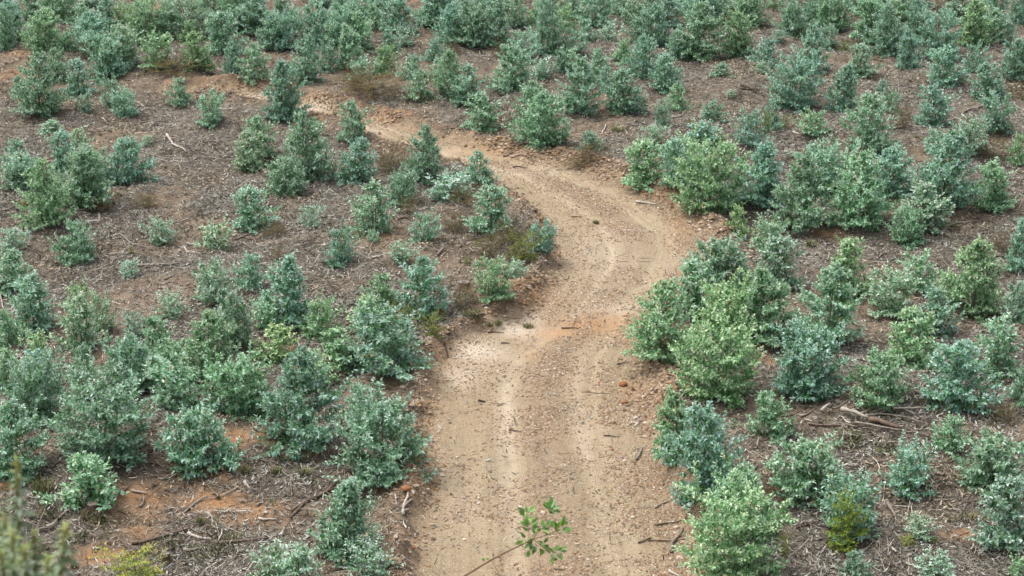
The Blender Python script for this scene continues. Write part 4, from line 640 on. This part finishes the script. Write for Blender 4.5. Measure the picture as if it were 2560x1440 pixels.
# ------------------------------------------------------------------ fallen branches
def make_branch(o_name, p0, p1, rad, key, rgen, label, group, lift=0.0):
    L = math.dist(p0, p1); n = 7 if L > 0.4 else 4
    dx, dy = (p1[0] - p0[0]) / L, (p1[1] - p0[1]) / L
    cx, cy = (p0[0] + p1[0]) / 2, (p0[1] + p1[1]) / 2
    bow = rgen.uniform(-0.09, 0.09) * L
    pts = []
    ph = rgen.uniform(0, 6)
    for i in range(n):
        f = i / (n - 1)
        off = bow * math.sin(math.pi * f) + 0.018 * L * math.sin(ph + 7 * f) + rgen.uniform(-.012, .012) * L
        x = p0[0] + dx * L * f - dy * off; y = p0[1] + dy * L * f + dx * off
        pts.append([x, y, 0])
    P = np.array(pts)
    zs = height(P[:, 0], P[:, 1])
    zl = np.polyval(np.polyfit(np.arange(n), zs, 2 if n > 4 else 1), np.arange(n))
    base = np.maximum(zs, zl) * 0.6 + zs * 0.4
    P[:, 2] = base + rad * 0.8 + 0.012 + lift
    z0 = hz(cx, cy)
    P -= np.array([cx, cy, z0])
    R = [rad * (1.05 - 0.5 * i / (n - 1)) * rgen.uniform(0.88, 1.12) for i in range(n)]
    tb = Tubes(); tb.add(P, R, 7)
    me = tb.mesh('branch_wood', WOOD[key])
    twigs = []
    if L > 0.55 and rad > 0.011:
        for k in range(rgen.choice((1, 2, 2, 3))):
            i = rgen.randint(1, n - 2); s = rgen.choice((-1, 1)); l = L * rgen.uniform(0.14, 0.3); an = rgen.uniform(0.5, 1.0) * s
            ux, uy = dx * math.cos(an) - dy * math.sin(an), dx * math.sin(an) + dy * math.cos(an)
            t2 = Tubes(); q = P[i]
            e = q + np.array([ux * l, uy * l, rgen.uniform(-.01, .12) * l * 2]); m = (q + e) / 2 + np.array([rgen.uniform(-.06, .06) * l, rgen.uniform(-.06, .06) * l, .02])
            t2.add([q, m, e], [R[i] * .5, R[i] * .4, R[i] * .2], 4)
            twigs.append(t2.mesh('side_twig', WOOD[key]))
    if twigs:
        root = link(o_name, None, None, (cx, cy, z0)); link('main_limb', me, root)
        for t in twigs: link('side_twig', t, root)
    else:
        root = link(o_name, me, None, (cx, cy, z0))
    tag(root, label, 'branch', group)
    return root
CW = {'p': 'bleached', 'g': 'grey', 'b': 'brown', 'd': 'dark'}
items = []
for x0, y0, x1, y1, rad, key in BRANCHES:
    L = math.hypot(x1 - x0, y1 - y0)
    look = '%s %s fallen %s' % ('long' if L > 0.95 else 'short' if L < 0.45 else 'stout' if rad > 0.03 else 'thin', CW[key], 'branch' if L > 0.45 else 'stick')
    items.append(dict(x=(x0 + x1) / 2, y=(y0 + y1) / 2, look=look, d=(x0, y0, x1, y1, rad, key)))
place_labels(items, 'branch', 2.6)
rb = random.Random(99)
for k, it in enumerate(items):
    x0, y0, x1, y1, rad, key = it['d']
    heap = any(math.hypot(it['x'] - mx, it['y'] - my) < mr * 0.8 for mx, my, mr, mh in MOUNDS[:1])
    make_branch('fallen_branch', (x0, y0), (x1, y1), rad, key, rb, it['label'], 'fallen branches lying on the ground', 0.03 + 0.1 * rb.random() if heap else 0.0)

# ------------------------------------------------------------------ stumps
items = [dict(x=x, y=y, r=r, h=h, look='old sawn eucalyptus stump') for x, y, r, h in STUMPS]
place_labels(items, 'stump', 6)
for k, it in enumerate(items):
    n = 16; rs = random.Random(k); V = []; rings = [(-0.05, 1.35), (0.03, 1.15), (it['h'] * .5, 1.0), (it['h'], 0.95), (it['h'] + .004, .6), (it['h'] - .004, .02)]
    jit = [rs.uniform(.88, 1.12) for _ in range(n)]
    for z, s in rings:
        for j in range(n):
            a = 6.2832 * j / n
            V.append((math.cos(a) * it['r'] * s * jit[j], math.sin(a) * it['r'] * s * jit[j], z + (rs.uniform(-.01, .01) if z > 0.05 else 0)))
    def ringfaces(a, b): return [(a * n + j, a * n + (j + 1) % n, b * n + (j + 1) % n, b * n + j) for j in range(n)]
    root = link('tree_stump', None, None, (it['x'], it['y'], hz(it['x'], it['y'])))
    tag(root, it['label'], 'stump', 'old stumps between the eucalyptus')
    V = np.array(V)
    link('bark', mesh_np('stump_bark', V[:4 * n], np.array(ringfaces(0, 1) + ringfaces(1, 2) + ringfaces(2, 3)), WOOD['b'], smooth=True), root)
    link('cut_face', mesh_np('stump_cut', V[3 * n:] + np.array([0, 0, .002]), np.array(ringfaces(0, 1) + ringfaces(1, 2)), WOOD['g']), root)

# ------------------------------------------------------------------ stones
import bmesh
def make_stone(seed, flat=0.6, sub=2, mat=None):
    bm = bmesh.new(); bmesh.ops.create_icosphere(bm, subdivisions=sub, radius=1.0)
    r = random.Random(seed); ax = [(Vector((r.gauss(0, 1), r.gauss(0, 1), r.gauss(0, 1))).normalized(), r.uniform(.62, .95)) for _ in range(7)]
    for v in bm.verts:
        for a, l in ax:
            d = v.co.dot(a)
            if d > l: v.co -= a * (d - l) * 0.85
        v.co += v.co.normalized() * r.uniform(-.05, .05)
        v.co.z *= flat; v.co.y *= 0.8
    me = bpy.data.meshes.new('stone'); bm.to_mesh(me); bm.free(); me.materials.append(mat)
    return me
SV = {k: [make_stone(i * 7 + ord(k), 0.55 + 0.05 * (i % 3), 2, STONE[k]) for i in range(4)] for k in 'pto'}
items = [dict(x=x, y=y, r=r, k=k, look={'p': 'pale rounded', 't': 'tan weathered', 'o': 'rust-orange'}[k] + (' large stone' if r > 0.085 else ' loose stone')) for x, y, r, k in LOOSE]
place_labels(items, 'stone')
for i, it in enumerate(items):
    o = link('loose_stone', SV[it['k']][i % 4], None, (it['x'], it['y'], hz(it['x'], it['y']) + it['r'] * 0.28), (0, 0, rg.uniform(-.5, .5)), (it['r'],) * 3)
    tag(o, it['label'], 'stone', 'loose stones on the clearing')
# stones bedded in the track: the biggest are parts of the track
npr = np.random.RandomState(5)
def on_track(n, dens=None):
    out = np.zeros((0, 2))
    while len(out) < n:
        x = npr.uniform(-9, 8, 60000); y = npr.uniform(30.5, 66, 60000)
        keep = npr.rand(60000) < (34.0 / y) ** 1.3
        d, la, _ = road_fields(x, y)
        w = (d < 0.55) * (0.35 + 0.65 * np.exp(-((la - 0.52) / 0.1) ** 2) + 0.5 * (la > 0.78) + 0.5 * sstep(-0.3, 0.2, d)) * sstep(0.3, 0.65, fbm(x * 0.9, y * 0.9, 301, 3))
        k = keep & (npr.rand(60000) < w)
        out = np.concatenate([out, np.stack([x[k], y[k]], 1)])
    return out[:n]
pt = on_track(210)
for i, (x, y) in enumerate(pt):
    r = 0.022 + 0.03 * npr.rand() ** 2; k = 'ptttppo'[npr.randint(0, 7)]
    link('stone', SV[k][i % 4], track, (x, y, hz(x, y) + r * .15), (0, 0, npr.uniform(0, 6.28)), (r,) * 3)
# gravel too small to pick apart
def gravel(n):
    p = on_track(n)
    z = height(p[:, 0], p[:, 1])
    r = 0.010 + 0.022 * npr.rand(n) ** 2.2
    O = np.array([[1, 0, 0], [0, 1, 0], [-1, 0, 0], [0, -1, 0], [0, 0, 1], [0, 0, -1]], float)
    a = npr.uniform(0, 6.283, n); ca, sa = np.cos(a), np.sin(a)
    B = np.repeat(O[None], n, 0) * npr.uniform(0.65, 1.25, (n, 6, 1)) * np.stack([npr.uniform(.9, 1.6, n), np.ones(n), npr.uniform(.5, .8, n)], 1)[:, None]
    X = B[..., 0] * ca[:, None] - B[..., 1] * sa[:, None]; Y = B[..., 0] * sa[:, None] + B[..., 1] * ca[:, None]
    V = np.stack([p[:, :1] + X * r[:, None], p[:, 1:] + Y * r[:, None], z[:, None] + r[:, None] * .25 + B[..., 2] * r[:, None]], -1).reshape(-1, 3)
    F0 = np.array([[0, 1, 4], [1, 2, 4], [2, 3, 4], [3, 0, 4], [1, 0, 5], [2, 1, 5], [3, 2, 5], [0, 3, 5]])
    F = (np.arange(n)[:, None, None] * 6 + F0[None]).reshape(-1, 3)
    base = np.array([[.50, .40, .29], [.36, .25, .16], [.28, .19, .12], [.22, .15, .1], [.42, .3, .2], [.62, .54, .44], [.38, .2, .1]])
    c = base[npr.choice(7, n, p=[.16, .24, .22, .14, .14, .05, .05])] * npr.uniform(.8, 1.2, (n, 1))
    return mesh_np('gravel', V, F, M_GRAVEL, dict(col=np.repeat(c, 6, 0)))
tag(link('gravel', gravel(42000)), 'fine gravel scattered over the dirt track', 'gravel', kind='stuff')

def clods(n):
    out = np.zeros((0, 2))
    while len(out) < n:
        x = npr.uniform(-11, 9, 60000); y = npr.uniform(30.5, 66, 60000)
        d, la, left = road_fields(x, y)
        w = np.exp(-((d - 0.3) / 0.3) ** 2) * np.where(left, .55, 1.0) * sstep(0.3, 0.6, fbm(x * 0.7, y * 0.7, 311, 3)) * (36.0 / y)
        out = np.concatenate([out, np.stack([x, y], 1)[npr.rand(60000) < w]])
    p = out[:n]; z = height(p[:, 0], p[:, 1]); r = 0.016 + 0.06 * npr.rand(n) ** 3.2
    O = np.array([[1, 0, 0], [.3, .9, 0], [-.8, .6, 0], [-.8, -.6, 0], [.3, -.9, 0], [0, 0, 1], [0, 0, -1]], float)
    B = np.repeat(O[None], n, 0) * npr.uniform(.6, 1.25, (n, 7, 1)) + npr.normal(0, .12, (n, 7, 3)); B[..., 2] *= npr.uniform(.5, .9, (n, 1))
    V = np.stack([p[:, :1] + B[..., 0] * r[:, None], p[:, 1:] + B[..., 1] * r[:, None], (z + r * .2)[:, None] + B[..., 2] * r[:, None]], -1).reshape(-1, 3)
    F0 = np.array([[i, (i + 1) % 5, 5] for i in range(5)] + [[(i + 1) % 5, i, 6] for i in range(5)])
    F = (np.arange(n)[:, None, None] * 7 + F0[None]).reshape(-1, 3)
    base = np.array([[.34, .24, .15], [.25, .17, .105], [.42, .31, .21], [.33, .2, .1], [.18, .125, .085], [.52, .43, .33]])
    c = base[npr.choice(6, n, p=[.26, .26, .18, .14, .1, .06])] * npr.uniform(.8, 1.2, (n, 1))
    return mesh_np('rubble', V, F, M_GRAVEL, dict(col=np.repeat(c, 7, 0)))
tag(link('rubble', clods(13000)), 'tan clods and rubble pushed up along the track verge', 'rubble', kind='stuff')

# ------------------------------------------------------------------ dead leaves, bark strips and twigs covering the soil
def scatter(n, seed, verge=0.45):
    r = np.random.RandomState(seed); out = np.zeros((0, 2)); 
    while len(out) < n:
        m = 80000
        y = r.uniform(29.5, 78.0, m); x = r.uniform(-1, 1, m) * (2.2 + 0.262 * y)
        d, la, left = road_fields(x, y)
        o, p = soil_marks(x, y)
        w = sstep(np.where(left, verge - .3, verge), np.where(left, verge + .3, verge + .9), d) * (0.55 + 0.45 * sstep(0.36, 0.6, fbm(x * 0.55, y * 0.55, 201, 4))) * (1 - 0.92 * np.clip(1.2 * o + 0.7 * sstep(0.57, 0.75, fbm(x * 0.35, y * 0.35, 131, 4)), 0, 1))
        w = w + 0.02 * (d < verge + .4)
        w *= np.clip(52.0 / y, 0, 1.25) ** 0.8
        k = r.rand(m) < np.clip(w, 0, 1)
        out = np.concatenate([out, np.stack([x[k], y[k]], 1)])
    return out[:n], r
def litter(n):
    p, r = scatter(n, 61)
    z = height(p[:, 0], p[:, 1])
    a = r.uniform(0, 6.283, n) * 0.5 + fbm(p[:, 0] * .8, p[:, 1] * .8, 401, 2) * 9
    L = r.uniform(0.06, 0.17, n) * 0.5; W = r.uniform(0.014, 0.036, n) * 0.5
    tilt = r.normal(0, 0.33, n); curl = r.normal(0.35, 0.45, n); roll = r.normal(0, 0.7, n)
    ax = np.stack([np.cos(a) * np.cos(tilt), np.sin(a) * np.cos(tilt), np.sin(tilt)], 1)
    sd = np.stack([-np.sin(a) * np.cos(roll), np.cos(a) * np.cos(roll), np.sin(roll)], 1)
    C = np.stack([p[:, 0], p[:, 1], z + 0.012 + r.rand(n) ** 2 * 0.05], 1)
    up = np.array([0, 0, 1.0])
    e0 = C - ax * L[:, None] + up * (curl * L * .6)[:, None]; e1 = C + ax * L[:, None] + up * (curl * L * .6)[:, None]
    s = sd * W[:, None]
    V = np.stack([e0 - s * .35, e0 + s * .35, C - s, C + s, e1 - s * .25, e1 + s * .25], 1).reshape(-1, 3)
    b = np.arange(n)[:, None] * 6
    base = np.array(np.array([[.41, .37, .32], [.30, .264, .225], [.205, .174, .144], [.135, .112, .091], [.08, .065, .053], [.22, .16, .112], [.50, .465, .41]]) * np.array([.87, .93, .93]))
    c = base[r.choice(7, n, p=[.17, .24, .20, .16, .13, .06, .04])] * r.uniform(.75, 1.2, (n, 1))
    age = fbm(p[:, 0] * .45, p[:, 1] * .45, 421, 3)[:, None]
    c = c * (0.78 + 0.42 * age) * np.where(vnoise(p[:, 0] * .7, p[:, 1] * .7, 433)[:, None] > .62, np.array([[1.12, .98, .84]]), np.array([[1., 1., 1.]]))
    return mesh_np('leaf_litter', V, np.concatenate([b + np.array([[0, 1, 3, 2]]), b + np.array([[2, 3, 5, 4]])]), M_LITTER, dict(col=np.repeat(c, 6, 0)))
tag(link('leaf_litter', litter(208000)), 'grey-brown carpet of dead eucalyptus leaves and bark strips', 'leaf litter', kind='stuff')
def twigs(n):
    p, r = scatter(n, 62, 0.2)
    a = r.uniform(0, 6.283, n) * .6 + fbm(p[:, 0] * .6, p[:, 1] * .6, 402, 2) * 8
    L = (0.07 + 0.42 * r.rand(n) ** 2.4); R = 0.0035 + 0.008 * r.rand(n) ** 2.2
    ax = np.stack([np.cos(a), np.sin(a)], 1); sd = np.stack([-np.sin(a), np.cos(a)], 1)
    bend = (r.normal(0, .12, n) * L)[:, None]
    q0, q1, q2 = p - ax * L[:, None], p + sd * bend, p + ax * L[:, None]
    Vs = []
    lift = r.rand(n) ** 2 * 0.05
    tz = r.normal(0, .13, n) * L
    for q, f, zz in ((q0, 1.0, -tz), (q1, .9, 0), (q2, .5, tz)):
        z = height(q[:, 0], q[:, 1]) + 0.008 + lift + np.abs(zz) * .5 + zz * .5
        for k in range(3):
            an = 2.094 * k
            Vs.append(np.stack([q[:, 0] + sd[:, 0] * R * f * math.cos(an), q[:, 1] + sd[:, 1] * R * f * math.cos(an), z + R * f * math.sin(an)], 1))
    V = np.stack(Vs, 1).reshape(-1, 3)
    b = np.arange(n)[:, None] * 9
    F = []
    for i in (0, 3):
        for k in range(3):
            F.append(b + np.array([[i + k, i + (k + 1) % 3, i + 3 + (k + 1) % 3, i + 3 + k]]))
    base = np.array([[.42, .37, .31], [.28, .235, .19], [.17, .132, .101], [.09, .068, .052], [.56, .51, .44]])
    c = base[r.choice(5, n, p=[.17, .3, .28, .2, .05])] * r.uniform(.8, 1.2, (n, 1))
    return mesh_np('twig_litter', V, np.concatenate(F), M_LITTER, dict(col=np.repeat(c, 9, 0)))
tag(link('twig_litter', twigs(27000)), 'thin dry twigs strewn over the plantation soil', 'twigs', kind='stuff')
def weeds():
    Vs, Fs4, Fs3, cs, n0 = [], [], [], [], 0
    r = np.random.RandomState(17)
    spots = []
    for x, y, rx, ry in WEEDS:
        for _ in range(int(26 * max(0.6, rx * ry * 2))): spots.append((x + r.normal(0, rx * .5), y + r.normal(0, ry * .5), 1.0))
    k = 0
    while k < 900:
        y = r.uniform(31, 76); x = r.uniform(-1, 1) * (1.5 + .255 * y)
        if fbm(np.array([x * .5]), np.array([y * .5]), 501, 3)[0] > 0.56: spots.append((x, y, r.uniform(.5, .9))); k += 1
    S = np.array(spots); d, _, _ = road_fields(S[:, 0], S[:, 1]); S = S[d > 0.35]
    Z = height(S[:, 0], S[:, 1])
    cols = [(0.06, 0.085, 0.028), (0.10, 0.105, 0.035), (0.05, 0.075, 0.03), (0.14, 0.12, 0.05), (0.2, 0.155, 0.08)]
    for (x, y, s), z in zip(S, Z):
        V, F, c = blades(26, r, 0.13 * s, 0.03, 0.13 * s, cols, 0.009, 0.9)
        Vs.append(V + np.array([x, y, z])); Fs4.append(F[0] + n0); Fs3.append(F[1] + n0); cs.append(c); n0 += len(V)
    return mesh_np('weeds', np.concatenate(Vs), [np.concatenate(Fs4), np.concatenate(Fs3)], M_GRASS, dict(col=np.concatenate(cs)))
tag(link('weeds', weeds()), 'low dark green weeds creeping through the litter', 'weeds', kind='stuff')

# ------------------------------------------------------------------ shrubs on the near slope below the viewpoint
def twig_leaf(seed, L=0.078, W=0.036):
    r = random.Random(seed); rows = []
    prof = [0.12, 0.62, 1.0, 0.9, 0.45, 0.04]
    for i, w in enumerate(prof):
        f = i / 5; bend = -0.10 * f * f * L * r.uniform(.4, 1.6)
        rows.append([(f * L, -w * W / 2, bend + 0.18 * w * W), (f * L, 0, bend), (f * L, w * W / 2, bend + 0.18 * w * W)])
    V = np.array(rows).reshape(-1, 3); F = []
    for i in range(5):
        for j in range(2): F.append((i * 3 + j, i * 3 + j + 1, i * 3 + j + 4, i * 3 + j + 3))
    n = len(V); v = r.random()
    return mesh_np('leaf', V, np.array(F), M_TWIGLEAF, dict(rnd=np.full(n, v), young=np.full(n, 0.5 if seed % 4 == 0 else 0.0)), True)
tl = [twig_leaf(s) for s in range(6)]
bx, by = TWIG_BASE; bz = hz(bx, by)
root = link('overhanging_shrub', None, None, (bx, by, bz))
tag(root, 'slender shrub reaching over the track with clusters of glossy green leaves', 'shrub')
Bv = np.array([bx, by, bz])
for pts, r0, r1 in TWIG_STEMS:
    P = np.array(pts) - Bv if pts[0] is not None else np.array([[0, 0, -0.05]] + [list(np.array(q) - Bv) for q in pts[1:]])
    # round the polyline off
    for _ in range(2):
        Qp = [P[0]]
        for a, b in zip(P[:-1], P[1:]): Qp += [a * .75 + b * .25, a * .25 + b * .75]
        Qp.append(P[-1]); P = np.array(Qp)
    tb = Tubes(); tb.add(P, np.linspace(r0, r1, len(P)) * 0.8, 6)
    link('stem', tb.mesh('twig_stem', M_REDSTEM), root)
rl = random.Random(12)
for (px, py, pz), ax, n, size in TWIG_CLUSTERS:
    n = int(n * 1.9) if size > .5 else n; size *= 1.02
    a = Vector(ax).normalized(); sp = 0.055 if size > .5 else .01
    for k in range(n):
        side = Vector((rl.gauss(0, 1), rl.gauss(0, 1), rl.gauss(0, 1))); side = (side - a * side.dot(a)).normalized()
        d = (a * rl.uniform(0.35, 1.1) + side * 0.9).normalized()
        up = Vector((rl.gauss(0, .5), -0.5 + rl.gauss(0, .5), 1)); yv_ = up.cross(d).normalized(); zv = d.cross(yv_)
        m = Matrix((d, yv_, zv)).transposed().to_4x4()
        o = link('leaf', tl[rl.randint(0, 5)], root)
        s = size * rl.uniform(.7, 1.15)
        m.translation = Vector((px, py, pz)) - Vector(Bv) + a * rl.uniform(-sp, sp) + side * sp * .3
        o.matrix_basis = m @ Matrix.Scale(s, 4)

fx0, fy0 = FG_BASE; fz0 = hz(fx0, fy0)
root = link('hoary_shrub', None, None, (fx0, fy0, fz0))
tag(root, 'upright grey-green shrub with leafy yellowish spires on the near slope', 'shrub')
rf = random.Random(31)
Bv = np.array([fx0, fy0, fz0])
for (top, leafy) in FG_STALKS:
    tp = np.array(top) - Bv; b0 = np.array([rf.uniform(-.05, .05), rf.uniform(-.05, .05), -0.05])
    mid = b0 * .4 + tp * .6; mid[2] += 0.05; mid[:2] -= (tp[:2] - b0[:2]) * 0.05
    n = 12; ss = np.linspace(0, 1, n)[:, None]
    P = (1 - ss) ** 2 * b0 + 2 * ss * (1 - ss) * mid + ss ** 2 * tp
    tb = Tubes(); tb.add(P, np.linspace(.010, .0065, n), 6)
    stalk = link('stalk', tb.mesh('stalk_stem', M_STALK), root)
    Pl, Dl, Nl, Ll, Wl, rnl, yol = [], [], [], [], [], [], []
    m = int(230 * leafy)
    for k in range(m):
        q = 1 - (k / m) * leafy
        i = min(n - 2, int(q * (n - 1))); f = q * (n - 1) - i; p = P[i] * (1 - f) + P[i + 1] * f
        a = k * 2.4 + rf.uniform(-.3, .3); e = rf.uniform(-0.25, 0.35) + max(0, (q - .93)) * 14
        Pl.append(p); Dl.append((math.cos(a), math.sin(a), e)); Nl.append((rf.gauss(0, .3), rf.gauss(0, .3), 1)); s = rf.uniform(.045, .075) * (1 - max(0, q - .9) * 5)
        Ll.append(s); Wl.append(s * .4); rnl.append(rf.random()); yol.append(min(1, max(0, (q - .93) * 14)))
    link('leaves', leaves_mesh('stalk_leaves', M_FGLEAF, Pl, Dl, Nl, Ll, Wl, np.array(rnl), np.array(yol), droop=.3), stalk)
